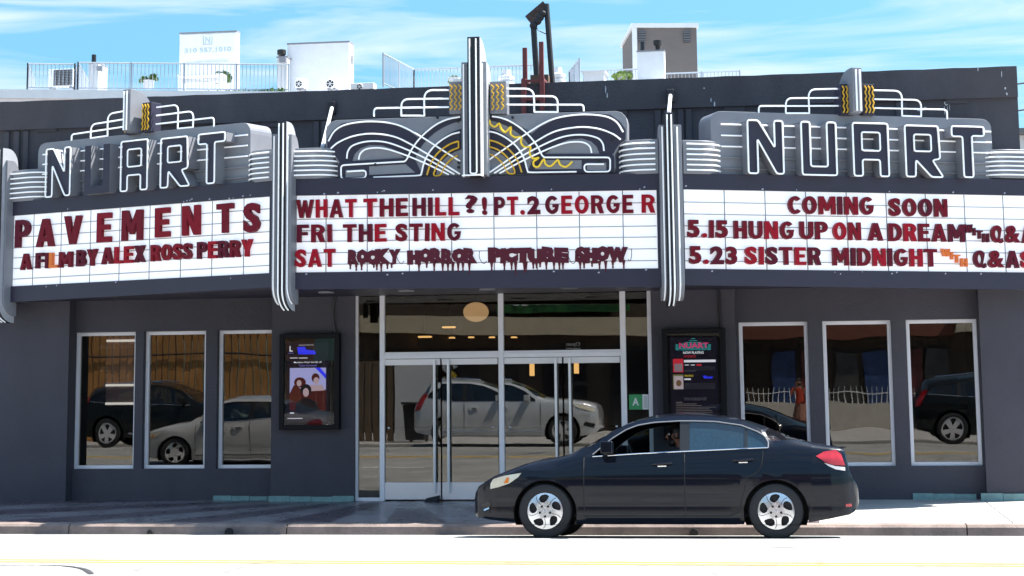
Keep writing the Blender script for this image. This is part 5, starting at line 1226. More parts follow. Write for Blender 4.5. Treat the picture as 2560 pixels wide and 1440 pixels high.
# the sandwich shop
sh = thing('sandwich_shop', 'low dark fronted shop with green and yellow sign across the street', 'building', (-8, -33, .3))
MB().box(-14.5, -1.9, -40, -31.6, .3, 6.2).build('wall', mat('dark brown shop front', (.035, .024, .016), .7, var=.3), sh)
MB().add([(-14.5, -31.0, 3.55), (-1.9, -31.0, 3.25), (-1.9, -31.0, 3.85), (-14.5, -31.0, 4.1), (-14.5, -31.59, 3.55), (-1.9, -31.59, 3.25), (-1.9, -31.59, 3.85), (-14.5, -31.59, 4.1)], [(0, 1, 2, 3), (7, 6, 5, 4), (0, 4, 5, 1), (3, 2, 6, 7), (0, 3, 7, 4), (1, 5, 6, 2)]).build('canopy', mat('beige canopy', (.42, .36, .26), .8, var=.15), sh)
green = mat('green shop sign', (.015, .09, .02), .4, var=.05)
F = FO(-31.0)
MB().box(-9.6, -5.3, -31.3, -31.02, 4.12, 5.5).build('sign_panel', green, sh)
mb = MB(); text_on(mb, F, 'SUB', 5.6, 7.25, 4.34, 4.95, .01, .04, .05); mb.build('yellow_lettering', mat('yellow lettering', (.8, .5, .02), .4, var=0), sh)
mb = MB(); text_on(mb, F, 'WAY', 7.32, 9.3, 4.34, 4.95, .01, .04, .05); mb.build('white_lettering', M['white'], sh)
for x in (-13.8, -12.0, -10.4, -8.2, -6.0, -3.9): MB().box(x, x+1.4, -31.59, -31.55, .5, 3.0).build('shop_window', mat('dark shop glass', (.02, .02, .022), .05, var=0), sh)
cx, czz = -9.95, 2.25
MB().tube(smooth_line([(cx+.2, -31.5, czz+.1), (cx+.1, -31.5, czz+.28), (cx-.12, -31.5, czz+.28), (cx-.16, -31.5, czz+.08), (cx, -31.5, czz)]), .07, 6).build('white_arrow', M['white'], sh)
MB().tube(smooth_line([(cx, -31.5, czz-.02), (cx+.16, -31.5, czz-.12), (cx+.1, -31.5, czz-.3), (cx-.1, -31.5, czz-.32), (cx-.2, -31.5, czz-.2)]), .07, 6).build('yellow_arrow', mat('yellow arrow', (.8, .5, .02), .4, var=0), sh)
mb = MB(); text_on(mb, F, 'Open', 6.95, 7.42, 2.98, 3.14, -.5, .02, .02); mb.box(-7.42, -6.95, -31.5, -31.48, 2.92, 2.95); mb.build('open_sign', M['white'], sh)
MB().box(-7.42, -6.95, -31.5, -31.48, 2.78, 2.9).build('hours_panel', green, sh)
sh = thing('tyre_shop', 'low brown building with concrete beam behind a spiked wall across the street', 'building', (5, -35, .3))
MB().box(-1.8, 16, -44, -35, .3, 6.5).build('wall', mat('dark brick', (.05, .035, .025), .8, var=.3), sh)
MB().box(-1.8, 5.2, -35, -34.6, 3.25, 4.6).build('red_fascia', mat('red brown fascia', (.16, .05, .03), .6, var=.15), sh)
MB().box(5.2, 14, -35, -34.0, 3.3, 4.3).build('concrete_beam', mat('beige beam', (.42, .37, .29), .8, var=.15), sh)
for x in (6.6, 8.9): MB().box(x, x+.35, -34.99, -34.6, .3, 3.3).build('tan_post', mat('tan post', (.30, .19, .07), .7, var=.2), sh)
for i, x in enumerate((-.9, .1, 1.2, 2.2, 3.3, 4.2)): MB().box(x, x+.8, -34.99, -34.9, .9+.2*(i % 2), 2.8).build('shop_poster', mat('window poster', [(.03, .06, .16), (.12, .03, .03), (.05, .05, .05)][i % 3], .3, var=.5, scale=4), sh)
wl = thing('spiked_wall', 'low beige wall with white iron spikes across the street, mirrored in right windows', 'wall', (1.2, -30.5, .3))
MB().box(-1.7, 4.2, -30.6, -30.4, .3, 1.15).build('wall', mat('beige render', (.50, .46, .40), .8, var=.15), wl)
mb = MB(); x = -1.6
while x < 4.1: mb.tube([(x, -30.5, 1.1), (x, -30.5, 1.62)], .018, 5, r2=.006); x += .16
mb.tube([(-1.65, -30.5, 1.45), (4.15, -30.5, 1.45)], .012, 5); mb.build('iron_spikes', M['white'], wl)
# the person taking the picture, mirrored in the first right-hand window
px_, py_, g = -.02, -28.12, .30
J = [((px_, py_, g+.88), .13, .11), ((px_, py_, g+1.05), .115, .09), ((px_, py_, g+1.24), .14, .10), ((px_, py_-.01, g+1.34), .07, .07), ((px_, py_, g+1.41), .05, .05), ((px_, py_+.02, g+1.49), .07, .08), ((px_, py_+.02, g+1.57), .07, .08),
     ((px_-.17, py_, g+1.29), .055), ((px_-.24, py_+.12, g+1.08), .042), ((px_-.10, py_+.27, g+1.30), .032), ((px_-.07, py_+.29, g+1.38), .024),
     ((px_+.17, py_, g+1.29), .055), ((px_+.24, py_+.12, g+1.08), .042), ((px_+.10, py_+.27, g+1.30), .032), ((px_+.07, py_+.29, g+1.38), .024),
     ((px_-.09, py_, g+.80), .09), ((px_-.10, py_+.02, g+.46), .062), ((px_-.10, py_-.01, g+.07), .042), ((px_-.10, py_+.12, g+.04), .036),
     ((px_+.09, py_, g+.80), .09), ((px_+.10, py_+.02, g+.46), .062), ((px_+.10, py_-.01, g+.07), .042), ((px_+.10, py_+.12, g+.04), .036)]
E_ = [(0, 1), (1, 2), (2, 3), (3, 4), (4, 5), (5, 6), (2, 7), (7, 8), (8, 9), (9, 10), (2, 11), (11, 12), (12, 13), (13, 14), (0, 15), (15, 16), (16, 17), (17, 18), (0, 19), (19, 20), (20, 21), (21, 22)]
hand(J, E_, 10, (.1, .12, 1), (1, 0, 0), (0, -1, 0), .5); hand(J, E_, 14, (-.1, .12, 1), (-1, 0, 0), (0, -1, 0), .5)
ph = skin_body('person', J, E_, skinm, '')
redtop = mat('red jersey', (.42, .045, .02), .8, var=.1); skirtm = mat('patterned brown skirt', (.22, .10, .07), .8, var=.5, scale=14)
vpaint(ph, [redtop, skirtm], lambda c: 2 if c.z < g+.86 and c.z > g+.10 else (1 if c.z < g+1.33 and not (c.y > py_+.17) else 0))
tag(ph, 'person in a red top and brown skirt holding up a phone across the street', 'person')
head_parts(ph, (px_, py_+.015, g+1.53), (0, 1, 0), .088, beard=False, hair_long=True)
sk = MB().lathe([(.15, .86), (.20, .70), (.24, .40), (.29, .16), (.28, .16), (.13, .86)], (px_, py_, g), 'z', 20)
for i, p in enumerate(sk.v):
    a = math.atan2(p.y-py_, p.x-px_); p.x += .012*math.cos(9*a); p.y += .012*math.sin(9*a)
sk.build('skirt', skirtm, ph, smooth=True)
o = MB().box(-.04, .04, -27.80, -27.785, 1.685, 1.77).build('phone', M['dark'], bevel=.004); tag(o, 'dark phone held up in both hands by the person in red', 'phone')
# ================================================================== roofs behind
DY = 32.0                                   # front edge of the apartment roof
AB = thing('apartment_building', 'white apartment building rising behind the theatre with a railed roof deck', 'building', (-20, 45, 0))
ry = lambda py, y=DY, px=400: at(px, py, y).z
zr = at(500, 231, DY).z
xl, xr = -60.0, at(1860, 195, DY).x
zrr = at(1700, 197, DY).z
def RE(px):                                  # the roof edge runs slightly away from the street towards the right
    p = zg(px, 227+5*(px-70)/650, zr); return p
e0, e1 = RE(-140), RE(740); dv_ = Vector((e1.x-e0.x, e1.y-e0.y, 0)); FA = Frame(e0.x, e0.y, math.atan2(dv_.y, dv_.x)); LA = dv_.length
MB().fbox(FA, 0, LA+8, -.6, zr-.3, -22, 0).build('wall', mat('tan stucco', (.36, .31, .27), .8, var=.1), AB)
MB().fbox(FA, -.2, LA+8.2, zr-.3, zr, -22, .3).build('roof_edge', M['white'], AB)
MB().fbox(FA, 0, LA+8, zr-.42, zr-.303, -.2, .12).build('roof_trim', M['alu'], AB)
for px in (190, 340): u_, _ = FA.uv(px, 238); MB().fbox(FA, u_-.35, u_+.35, zr-2.4, zr-.43, -.2, .06).build('pier', M['offwhite'], AB)
x2 = at(1424, 205, DY+6).x; z2 = at(1640, 197, DY+6).z
A2 = thing('apartment_wing', 'further roof wing of the apartments behind right of the red ladder', 'building', (0, DY+15, 0))
MB().box(x2, at(1850, 190, DY+6).x, DY+6, DY+24, -.6, z2).build('wall', M['offwhite'], A2)
galv = mat('galvanised railing', (.30, .35, .41), .5, var=.05)
def railing(pts, y, label, zbase, h=1.08, step=.13, posts=True):
    """pts: plan corner points (x, y) of one run of railing"""
    R_ = thing('roof_railing', label, 'railing', (pts[0][0], pts[0][1], zbase), 'pale railings round the roof deck')
    for (a, b), (c, d) in zip(pts, pts[1:]):
        ln = math.hypot(c-a, d-b); n = max(1, int(ln/step)); m = MB()
        P_ = lambda t, z: Vector((a+(c-a)*t, b+(d-b)*t, z))
        m.tube([P_(0, zbase+h), P_(1, zbase+h)], .03, 6).tube([P_(0, zbase+.12), P_(1, zbase+.12)], .022, 6)
        for i in range(1, n): m.tube([P_(i/n, zbase+.12), P_(i/n, zbase+h)], .011, 4, caps=False)
        m.build('rail_panel', galv, R_)
        k = max(1, round(ln/1.85))
        for i in range(k+1): MB().tube([P_(i/k, zbase), P_(i/k, zbase+h+.03)], .034, 6).build('post', galv, R_)
X = lambda px, y=DY: at(px, 200, y).x
def EP(px, back=0): u_, _ = FA.uv(px, 229, -.1-back); p = FA.P(u_, 0, -.1-back); return (p.x, p.y)
def hgt(px, py): u_, v_ = FA.uv(px, py, -.1); return v_-zr
railing([EP(84, 3), EP(68), EP(186), EP(196, 2.5)], DY, 'short railing round the air conditioner at the left roof edge', zr, hgt(130, 160))
railing([EP(222, 4), EP(194), EP(722)], DY, 'long pale railing in front of the phone number banner', zr, hgt(450, 159))
railing([(X(955), DY+.2), (X(982), DY+3.5), (X(1320), DY+3.5)], DY, 'railing behind the central neon tower', zr, at(1000, 169, DY+3).z-zr)
railing([(X(1395), DY+6.3), (X(1424, DY+9), DY+9), (X(1598, DY+9), DY+9)], DY, 'railing left of the grey tower above a green shrub', z2-.3, at(1450, 178, DY+9).z-z2+.3)
railing([(X(1660, DY+9), DY+9), (X(1850, DY+9), DY+9)], DY, 'railing running right from the white chimney box', z2-.2, at(1750, 181, DY+9).z-z2+.2)
def acunit(px0, px1, py0, py1, y, label, front=True):
    a, b = at(px0, py1, y), at(px1, py0, y)
    U = thing('condenser_unit', label, 'air conditioner', ((a.x+b.x)/2, y+.2, a.z), 'air conditioners on the roof')
    MB().box(a.x, b.x, y, y+.45, a.z+.06, b.z).build('casing', M['white'], U, bevel=.015)
    w_ = b.x-a.x; h_ = b.z-a.z
    if front:
        MB().box(a.x+w_*.22, b.x-w_*.06, y-.02, y-.001, a.z+h_*.14, b.z-h_*.06).build('grille', M['dark'], U)
        m = MB()
        for i in range(9): xx = a.x+w_*(.24+.7*i/9); m.tube([(xx, y-.03, a.z+h_*.14), (xx, y-.03, b.z-h_*.06)], .008, 4)
        for i in range(9): zz = a.z+h_*(.16+.76*i/9); m.tube([(a.x+w_*.22, y-.03, zz), (b.x-w_*.06, y-.03, zz)], .008, 4)
        m.build('guard', M['silver'], U)
    else:
        c = Vector(((a.x+b.x)/2-w_*.1, y-.01, (a.z+b.z)/2)); m = MB(); r = min(w_, h_)*.38
        m.lathe([(r, -.02), (r, .0)], c, 'y', 20); m.build('fan_opening', M['dark'], U); m = MB()
        for k in range(6): an = k*math.pi/3; m.tube([c+Vector((0, -.03, 0)), c+Vector((r*math.cos(an), -.03, r*math.sin(an)))], .01, 4)
        m.tube([c+Vector((r*math.cos(t), -.03, r*math.sin(t))) for t in [2*math.pi*i/18 for i in range(18)]], .012, 4, closed=True); m.build('guard', M['white'], U)
    for xx in (a.x+.1, b.x-.1): MB().box(xx-.05, xx+.05, y, y+.4, a.z-.02, a.z+.06).build('foot', M['silver'], U)
acunit(120, 184, 171, 222, DY+1.5, 'white condenser with a dark grid grille at the left end of the roof')
acunit(876, 934, 206, 228, DY+1.0, 'low white condenser with round fan right of the pale block', False)
acunit(738, 762, 195, 224, DY+2.2, 'narrow white condenser at the foot of the pale block, left one', False)
acunit(815, 842, 195, 224, DY+2.2, 'narrow white condenser at the foot of the pale block, right one', False)
def vent(x, y, z0, z1, r, P, cap=True):
    MB().tube([(x, y, z0), (x, y, z1)], r, 10).build('flue', M['dark'] if cap else M['black'], P, smooth=True)
    if cap: MB().lathe([(r*1.1, z1-z0-.25), (r*1.9, z1-z0-.18), (r*1.9, z1-z0-.02), (r*1.2, z1-z0)], (x, y, z0), 'z', 12).build('cowl', M['dark'], P, smooth=True)
def stack(name, px0, px1, py0, py1, y, label, m, flues, depth=.9, cat='chimney'):
    a, b = at(px0, py1, y), at(px1, py0, y)
    C_ = thing(name, label, cat, ((a.x+b.x)/2, y+depth/2, a.z))
    MB().box(a.x, b.x, y, y+depth, a.z-.8, b.z-.05).build('shaft', m, C_, bevel=.01)
    MB().box(a.x-.02, b.x+.02, y-.02, y+depth+.02, b.z-.05, b.z).build('coping', M['silver'], C_)
    for fx_, ft, cap in flues: p = at(fx_, ft, y+depth/2); vent(p.x, y+depth/2, b.z, p.z, .085, C_, cap)
    return C_, a, b
c1, a, b = stack('chimney', 220, 246, 155, 228, DY+3, 'slim white chimney with black pipe left of the banner', M['offwhite'], [(235, 137, False)])
p = at(251, 172, DY+2.9); MB().box(p.x-.1, p.x+.1, DY+2.8, DY+3, p.z-.09, p.z+.09).build('lamp_box', M['silver'], c1)
c1, a, b = stack('chimney', 692, 718, 140, 228, DY+3, 'white chimney with capped black flue beside the pale block', M['offwhite'], [(704, 124, True)])
p = at(708, 150, DY+2.9); MB().box(p.x-.12, p.x+.12, DY+2.8, DY+3, p.z-.1, p.z+.1).build('lamp_box', M['silver'], c1)
stack('roof_block', 718, 873, 102, 228, DY+3.5, 'big pale stair block with plain walls behind the left sign', M['white'], [], .7, 'roof block')
p = at(877, 150, DY+3.9); o = MB().box(p.x-.06, p.x+.08, DY+3.8, DY+4.0, p.z-.16, p.z+.16).build('wall_lamp', M['silver']); tag(o, 'small grey wall lamp on the right edge of the pale stair block', 'lamp')
bb, a, b = stack('banner_block', 447, 592, 76, 222, DY+7, 'white roof block carrying a banner with phone number 310 557.1010', M['white'], [], .4, 'roof block')
fb = Frame(0, DY+7, 0)
MB().box(a.x+.05, b.x-.05, DY+6.95, DY+6.995, a.z+1.2, b.z-.1).build('banner', mat('white vinyl banner', (.72, .74, .76), .5, var=.04), bb)
bt_ = mat('pale blue banner print', (.42, .52, .56), .6, var=0)
def bz(px, py): return at(px, py, DY+6.94)
m = MB(); q0, q1 = bz(461, 133), bz(578, 117); text_on(m, fb, '310 557.1010', q0.x, q1.x, q0.z, q1.z, .06, .01, .012); m.build('phone_number', bt_, bb)
m = MB(); q0, q1 = bz(466, 160), bz(570, 151); text_on(m, fb, 'NAYSSAN PROPERTIES', q0.x, q1.x, q0.z, q1.z, .06, .01, 0); m.build('banner_text', bt_, bb)
m = MB(); q0, q1 = bz(513, 108), bz(525, 92); text_on(m, fb, 'N', q0.x, q1.x, q0.z, q1.z, .06, .01, 0)
q0, q1 = bz(508, 112), bz(530, 88); m.tube([(q0.x, DY+6.94, q0.z), (q1.x, DY+6.94, q0.z), (q1.x, DY+6.94, q1.z), (q0.x, DY+6.94, q1.z)], .018, 4, closed=True); m.build('banner_emblem', bt_, bb)
tw = thing('stair_tower', 'tall grey brown stair tower with two louvred vents', 'tower', (at(1650, 205, DY+13).x, DY+13, zr))
A_ = at(1583, 62, DY+12); C_2 = at(1556, 74, DY+16); zt_w = A_.z
ax = Vector((C_2.x-A_.x, 4, 0)); ux_ = Vector((ax.y, -ax.x, 0)).normalized()
tB = 1.0
for _ in range(40):          # length of the front so that its far corner shows at the photo's corner
    B_ = A_+ux_*tB; d_ = B_-CAMP; px_b = 1280+FPX*d_.dot(RX)/d_.dot(FX); tB += (1741-px_b)/FPX*d_.dot(FX)
FT = Frame(A_.x, A_.y, math.atan2(ux_.y, ux_.x))
MB().fbox(FT, 0, tB, -1, zt_w-.12, -4.2, 0).build('shaft', mat('grey brown stucco', (.15, .128, .12), .85, var=.08, bump=.2), tw)
MB().fbox(FT, -.08, tB+.08, zt_w-.12, zt_w+.05, -4.3, .08).build('coping', M['white'], tw)
MB().fbox(FT, -.05, .14, zr-1, zt_w-.125, -.05, .03).build('corner_trim', M['white'], tw)
for px0, px1 in ((1597, 1613), (1709, 1725)):
    m = MB(); (u0_, v0_), (u1_, v1_) = FT.uv(px0, 106), FT.uv(px1, 77); k = 7
    m.fbox(FT, u0_, u1_, v0_, v1_, .003, .03); lv = m.build('louvre_vent', M['dark'], tw); OFF[lv.name] = OFF[tw.name]
    m = MB()
    for i in range(k): m.fbox(FT, u0_, u1_, v0_+(v1_-v0_)*(i+.5)/k, v0_+(v1_-v0_)*(i+.85)/k, .031, .07)
    m.build('louvre_slats', M['silver'], lv)
stack('chimney_box', 1594, 1660, 124, 205, DY+7, 'white chimney box with two flues in front of the grey tower', M['white'], [(1606, 104, False), (1644, 100, True)], .6)
# planters, shrubs, furniture on the deck
leafg = [mat('leaf green', (.07, .13, .03), .6, var=.4, scale=9), mat('pale leaf green', (.20, .28, .06), .6, var=.4, scale=9)]
def shrub(px, py0, py1, wpx, y, label, m, palm=False):
    a, b = at(px, py1, y), at(px, py0, y); wd = (at(px+wpx, py0, y).x-b.x)/2; h = b.z-a.z
    o = thing('potted_shrub', label, 'plant', (a.x, y, a.z), 'plants on the roof deck')
    f = MB(); rnd = random.Random(px)
    for i in range(260):
        if palm:
            an = rnd.uniform(0, 6.28); t = rnd.uniform(.25, 1); k = rnd.choice((0, 1)); c = Vector((a.x+(k-.5)*wd*1.0+wd*.55*t*math.cos(an), y+wd*.5*t*math.sin(an), a.z+h*(.62+.12*k)+h*.3*(1-t*t)*rnd.uniform(.4, 1)-.1*t))
        else:
            d = Vector((rnd.gauss(0, 1), rnd.gauss(0, 1), rnd.gauss(0, 1))).normalized()*rnd.uniform(.45, 1)**.5; c = Vector((a.x+d.x*wd, y+d.y*wd, a.z+h*.55+d.z*h*.45))
        s = rnd.uniform(.05, .10); e1 = Vector((rnd.uniform(-1, 1), rnd.uniform(-1, 1), rnd.uniform(-1, 1))).normalized(); e2 = e1.cross(Vector((.3, .8, .5))).normalized()
        f.add([c-e1*s, c+e2*s*.45, c+e1*s, c-e2*s*.45], [(0, 1, 2, 3)])
    f.build('foliage', m, o, fix=False)
    MB().tube([(a.x, y, a.z), (a.x+.02, y, a.z+h*.6)], .03, 6).build('stem', mat('stem', (.12, .08, .05), .8, var=0), o)
    MB().lathe([(.16, 0), (.22, .3), (.2, .3), (.18, .05)], (a.x, y, a.z), 'z', 14).build('pot', M['offwhite'], o)
shrub(371, 184, 222, 46, DY+2, 'spiky palm like plant in front of the railing gap left of banner', leafg[0], True)
shrub(556, 178, 214, 48, DY+4, 'bushy green plant in front of the phone number banner', leafg[0])
shrub(1135, 190, 215, 26, DY+4, 'small pale plant on the deck left of the central tower', leafg[1])
shrub(1557, 179, 205, 52, DY+7, 'bright green shrub left of the white chimney box', leafg[1])
pl = thing('flower_planter', 'long planter of orange flowers along the roof edge', 'planter', (X(258), DY+.6, zr))
MB().box(X(208), X(312), DY+.5, DY+.8, zr, zr+.14).build('trough', M['dark'], pl)
m = MB()
for i in range(300):
    c = Vector((random.uniform(X(210), X(310)), random.uniform(DY+.5, DY+.8), zr+random.uniform(.12, .24))); e = Vector((random.uniform(-1, 1), random.uniform(-1, 1), random.uniform(0, 1))).normalized()*.05; g_ = e.cross(Vector((.2, .5, .9))).normalized()*.04
    m.add([c-e, c+g_, c+e, c-g_], [(0, 1, 2, 3)])
m.build('flowers', mat('orange flowers', (.55, .22, .04), .7, var=.5, scale=12), pl, fix=False)
m = MB()
for i in range(700):
    c = Vector((random.uniform(X(300), X(700)), random.uniform(DY+.5, DY+.8), zr+random.uniform(.02, .14))); e = Vector((random.uniform(-1, 1), random.uniform(-1, 1), random.uniform(0, 1))).normalized()*.05; g_ = e.cross(Vector((.2, .5, .9))).normalized()*.04
    m.add([c-e, c+g_, c+e, c-g_], [(0, 1, 2, 3)])
m.box(X(300), X(700), DY+.55, DY+.75, zr, zr+.05)
o = m.build('low_greenery', leafg[0], fix=False); tag(o, 'dark low greenery along the roof edge behind the long railing', 'plants', kind='stuff')
bn = thing('deck_bench', 'white slatted bench on the deck below the banner', 'bench', (X(510), DY+2.5, zr))
q0, q1 = at(455, 217, DY+2.5), at(565, 191, DY+2.5); m = MB()
for i in range(5): z_ = q0.z+(q1.z-q0.z)*(.35+.15*i); m.box(q0.x, q1.x, DY+2.5, DY+2.54, z_, z_+.06)
m.build('backrest', M['white'], bn)
MB().box(q0.x, q1.x, DY+2.0, DY+2.48, q0.z+.3, q0.z+.36).build('seat', M['white'], bn)
for x_ in (q0.x+.05, q1.x-.05): MB().box(x_-.04, x_+.04, DY+2.02, DY+2.09, zr-.05, q0.z+.3).build('leg', M['white'], bn); MB().box(x_-.04, x_+.04, DY+2.54, DY+2.6, zr-.05, q1.z).build('leg', M['white'], bn)
tbx = thing('deck_table', 'low pale table behind the left zigzag panel of the central tower', 'table', (X(1128), DY+2.5, zr))
MB().box(X(1103), X(1155), DY+2.3, DY+3, at(1128, 205, DY+2.5).z-.04, at(1128, 205, DY+2.5).z+.06).build('top', M['offwhite'], tbx)
for x_ in (X(1106), X(1150)): MB().box(x_-.05, x_+.05, DY+2.4, DY+2.9, zr, at(1128, 205, DY+2.5).z-.04).build('leg', M['offwhite'], tbx)
for px, py, lab in ((1265, 174, 'ribbed metal roof ventilator right of the central tower'), (1393, 168, 'small white vent box right of the leaning lamp posts')):
    p = at(px, py, DY+4); v = thing('roof_ventilator', lab, 'roof vent', (p.x, DY+4, zr)); hh = p.z-zr
    MB().lathe([(.22, 0), (.22, hh*.45), (.3, hh*.5), (.3, hh*.58), (.2, hh*.62), (.3, hh*.68), (.3, hh*.76), (.18, hh*.8), (.16, hh*.98), (0, hh)], (p.x, DY+4, zr), 'z', 16).build('stack', M['white'], v, smooth=True)
    MB().box(p.x-.34, p.x+.34, DY+3.7, DY+4.3, zr-.3, zr+.02).build('base', M['offwhite'], v)
o = MB().box(X(1460, DY+8), X(1510, DY+8), DY+8, DY+9, z2-.3, at(1480, 181, DY+8).z).box(X(1455, DY+8), X(1515, DY+8), DY+7.95, DY+9.05, at(1480, 181, DY+8).z, at(1480, 181, DY+8).z+.06).build('equipment_box', M['offwhite']); tag(o, 'pale flat topped equipment box behind the right railing', 'roof box')
# ------------------------------------------------------------------ on the theatre roof
ld = thing('roof_ladder', 'rust red steel ladder frame standing behind the central sign', 'ladder', (at(1333, 250, .6).x, .6, ZTOP-1))
LY = .6
for px, py0 in ((1312, 120), (1353, 105)):
    p = at(px, py0, LY); MB().box(p.x-.035, p.x+.035, LY-.03, LY+.03, ZTOP-.1, p.z).build('post', M['redrust'], ld)
LYF = -.13
for px, py0 in ((1309, 203), (1355, 203)):
    p, q_ = at(px, py0, LYF), at(px, 290, LYF); MB().box(p.x-.035, p.x+.035, LYF-.03, LYF+.03, q_.z, ZTOP+.05).build('post', M['redrust'], ld)
for py in (203, 249):
    a, b = at(1309, py, LYF), at(1355, py, LYF); MB().box(a.x, b.x, LYF-.02, LYF+.02, a.z-.02, a.z+.02).build('rung', M['redrust'], ld)
a, b = at(1309, 203, LYF), at(1312, 203, LY)
for px in (1309, 1355): a = at(px, 203, LYF); MB().box(a.x-.03, a.x+.03, LYF, LY, ZTOP+.03, ZTOP+.07).build('bracket', M['redrust'], ld)
pf = thing('lamp_gantry', 'two leaning black posts joined by a rusty floodlight bar', 'lamp post', (at(1350, 205, 3).x, 3, ZTOP-.3))
PY_ = 3.0; P3 = lambda px, py: at(px, py, PY_)
blk = mat('weathered black steel', (.02, .019, .022), .6, var=.3, scale=8)
for (a, b, c, d, r) in ((1333, 55, 1344, 212, .052), (1366, 10, 1382, 212, .048)):
    MB().tube([P3(c, d+12), P3(a, b)], r, 10).build('post', blk, pf, smooth=True)
u, v = P3(1317, 46), P3(1362, 8); dv = (v-u); nn = Vector((-dv.z, 0, dv.x)).normalized()*-.05
MB().hexa([u+nn, v+nn, v-nn, u-nn], (0, .35, 0)).build('floodlight_bar', mat('rusty brown steel', (.06, .035, .03), .7, var=.4, scale=6), pf)
mb = MB()
for px, py in ((1330, 56), (1340, 45), (1346, 36), (1353, 26)): mb.ball(P3(px, py)+Vector((.03, -.02, -.06)), .07, 10, 8)
mb.build('lamp_fitting', blk, pf, smooth=True)
MB().tube(smooth_line([P3(1340, 60), P3(1344, 74), P3(1358, 82), P3(1368, 86)]), .008, 5).build('loose_wire', M['dark'], pf)
MB().tube(smooth_line([P3(1368, 100), P3(1376, 130), P3(1381, 150)]), .008, 5).build('loose_wire', M['dark'], pf)
o = MB().box(P3(1332, 200).x, P3(1376, 200).x, PY_-.3, PY_+.3, ZTOP-.05, P3(1350, 194).z).build('roof_hatch', mat('rusty hatch', (.10, .06, .04), .8, var=.4)); tag(o, 'small rusty brown hatch at the foot of the leaning posts', 'hatch')
# wires and the neighbour at the far right
for (a, b), lab in ((((2541, 207), (2600, 190)), 'upper thin overhead wire at the right edge against the sky'), (((2546, 273), (2600, 262)), 'lower thin overhead wire at the right edge against the sky')):
    p, q_ = at(a[0]-30, a[1]+8, 24), at(4200, a[1]-(4200-a[0])*.16, 24)
    o = MB().tube([p, (p+q_)/2+Vector((0, 0, -.12)), q_], .022, 5).build('overhead_wire', M['dark']); tag(o, lab, 'wire', 'overhead wires at the right edge')
nb = thing('neighbour_house', 'white house with grey roof edge peeping past the right corner', 'building', (at(2590, 330, 20).x, 24, 0))
p = at(2542, 330, 20)
MB().box(p.x-.3, p.x+9, 20, 30, -.6, at(2555, 338, 20).z).build('wall', M['white'], nb)
MB().box(p.x-.4, p.x+9.2, 19.6, 30.2, at(2555, 337, 20).z, at(2555, 325, 20).z).build('roof', mat('grey roof', (.16, .16, .17), .8, var=.2), nb)
# ------------------------------------------------------------------ poster cases
def case(px0, px1, py0, py1, scr, label, pillar_y=0):
    a, b = at(px0, py1, -.14), at(px1, py0, -.14)
    Cc = thing('poster_case', label, 'poster case', ((a.x+b.x)/2, -.07, a.z), 'poster cases on the pillars'); t = .075
    MB().box(a.x, b.x, -.10, -.002, a.z, b.z).build('back_box', M['screenblk'], Cc)
    f = MB().box(a.x, a.x+t, -.15, -.10, a.z, b.z).box(b.x-t, b.x, -.15, -.10, a.z, b.z).box(a.x+t, b.x-t, -.149, -.10, a.z, a.z+t).box(a.x+t, b.x-t, -.149, -.10, b.z-t, b.z)
    f.build('frame', M['screenblk'], Cc, bevel=.006)
    MB().box(a.x+t-.003, b.x-t+.003, -.128, -.122, a.z+t-.003, b.z-t+.003).build('glass_cover', glassmat('case glass', .015, (.9, .9, .9), .02), Cc)
    s0, s1 = at(scr[0], scr[3], -.108), at(scr[1], scr[2], -.108)
    MB().box(s0.x, s1.x, -.112, -.101, s0.z, s1.z).build('screen', mat('dark screen', (.006, .005, .010), .4, var=.3, scale=4, spec=.1, emit=.006, ecol=(.3, .25, .5)), Cc)
    return Cc
FSC = Frame(0, -.1125, 0)
def glow(name, c, e=.16): return mat(name, c, .4, var=.06, scale=6, emit=e*1.3, ecol=c, spec=.1)
wt_ = glow('white print', (.8, .8, .85), .14); bl_ = glow('blue print', (.03, .04, .8), .16); rd_ = glow('red print', (.6, .03, .05), .12)
def S2(px, py): p = at(px, py, -.1125); return p.x, p.z
def trect(P, name, m, px0, px1, py0, py1, n=.002):
    a, b = S2(px0, py1), S2(px1, py0); return MB().fbox(FSC, a[0], b[0], a[1], b[1], 0, n).build(name, m, P)
def ttext(P, txt, m, px0, px1, py0, py1, off=.0, n=.003, name='lettering'):
    a, b = S2(px0, py1), S2(px1, py0); q = MB(); text_on(q, FSC, txt, a[0], b[0], a[1], b[1], n, .002, off); return q.build(name, m, P)
def tpoly(P, name, m, pts, n0=.002, n1=.004): return MB().prism(FSC, [S2(*p) for p in pts], n0, n1).build(name, m, P)
pc = case(697, 848, 833, 1075, (716, 822, 854, 1056), 'black framed poster case with blue and lilac film poster left of doors')
ttext(pc, 'L', wt_, 724, 732, 865, 879, .02); trect(pc, 'small_print', glow('violet print', (.25, .2, .6), .05), 721, 734, 882, 884)
tpoly(pc, 'blue_title', bl_, [(743, 868), (762, 867), (766, 874), (786, 876), (790, 882), (788, 886), (746, 886)])
trect(pc, 'small_print', wt_, 747, 784, 862, 863.2); trect(pc, 'small_print', wt_, 725, 744, 894, 896); trect(pc, 'small_print', wt_, 747, 769, 894, 896)
ttext(pc, 'Members Only! Get $5 off', wt_, 735, 804, 903, 909, .012); ttext(pc, 'Ticket Purchases!', glow('violet lettering', (.3, .25, .75), .08), 747, 792, 911, 916, .005)
trect(pc, 'poster_sheet', glow('lilac poster', (.42, .42, .72), .11), 724, 815, 919, 1026)
tpoly(pc, 'corner_ribbon', bl_, [(788, 919), (800, 919), (815, 936), (815, 947)])
mar = glow('maroon print', (.10, .012, .012), .06); skn = glow('pale skin print', (.55, .40, .42), .09); dk = glow('dark print', (.015, .012, .02), .03)
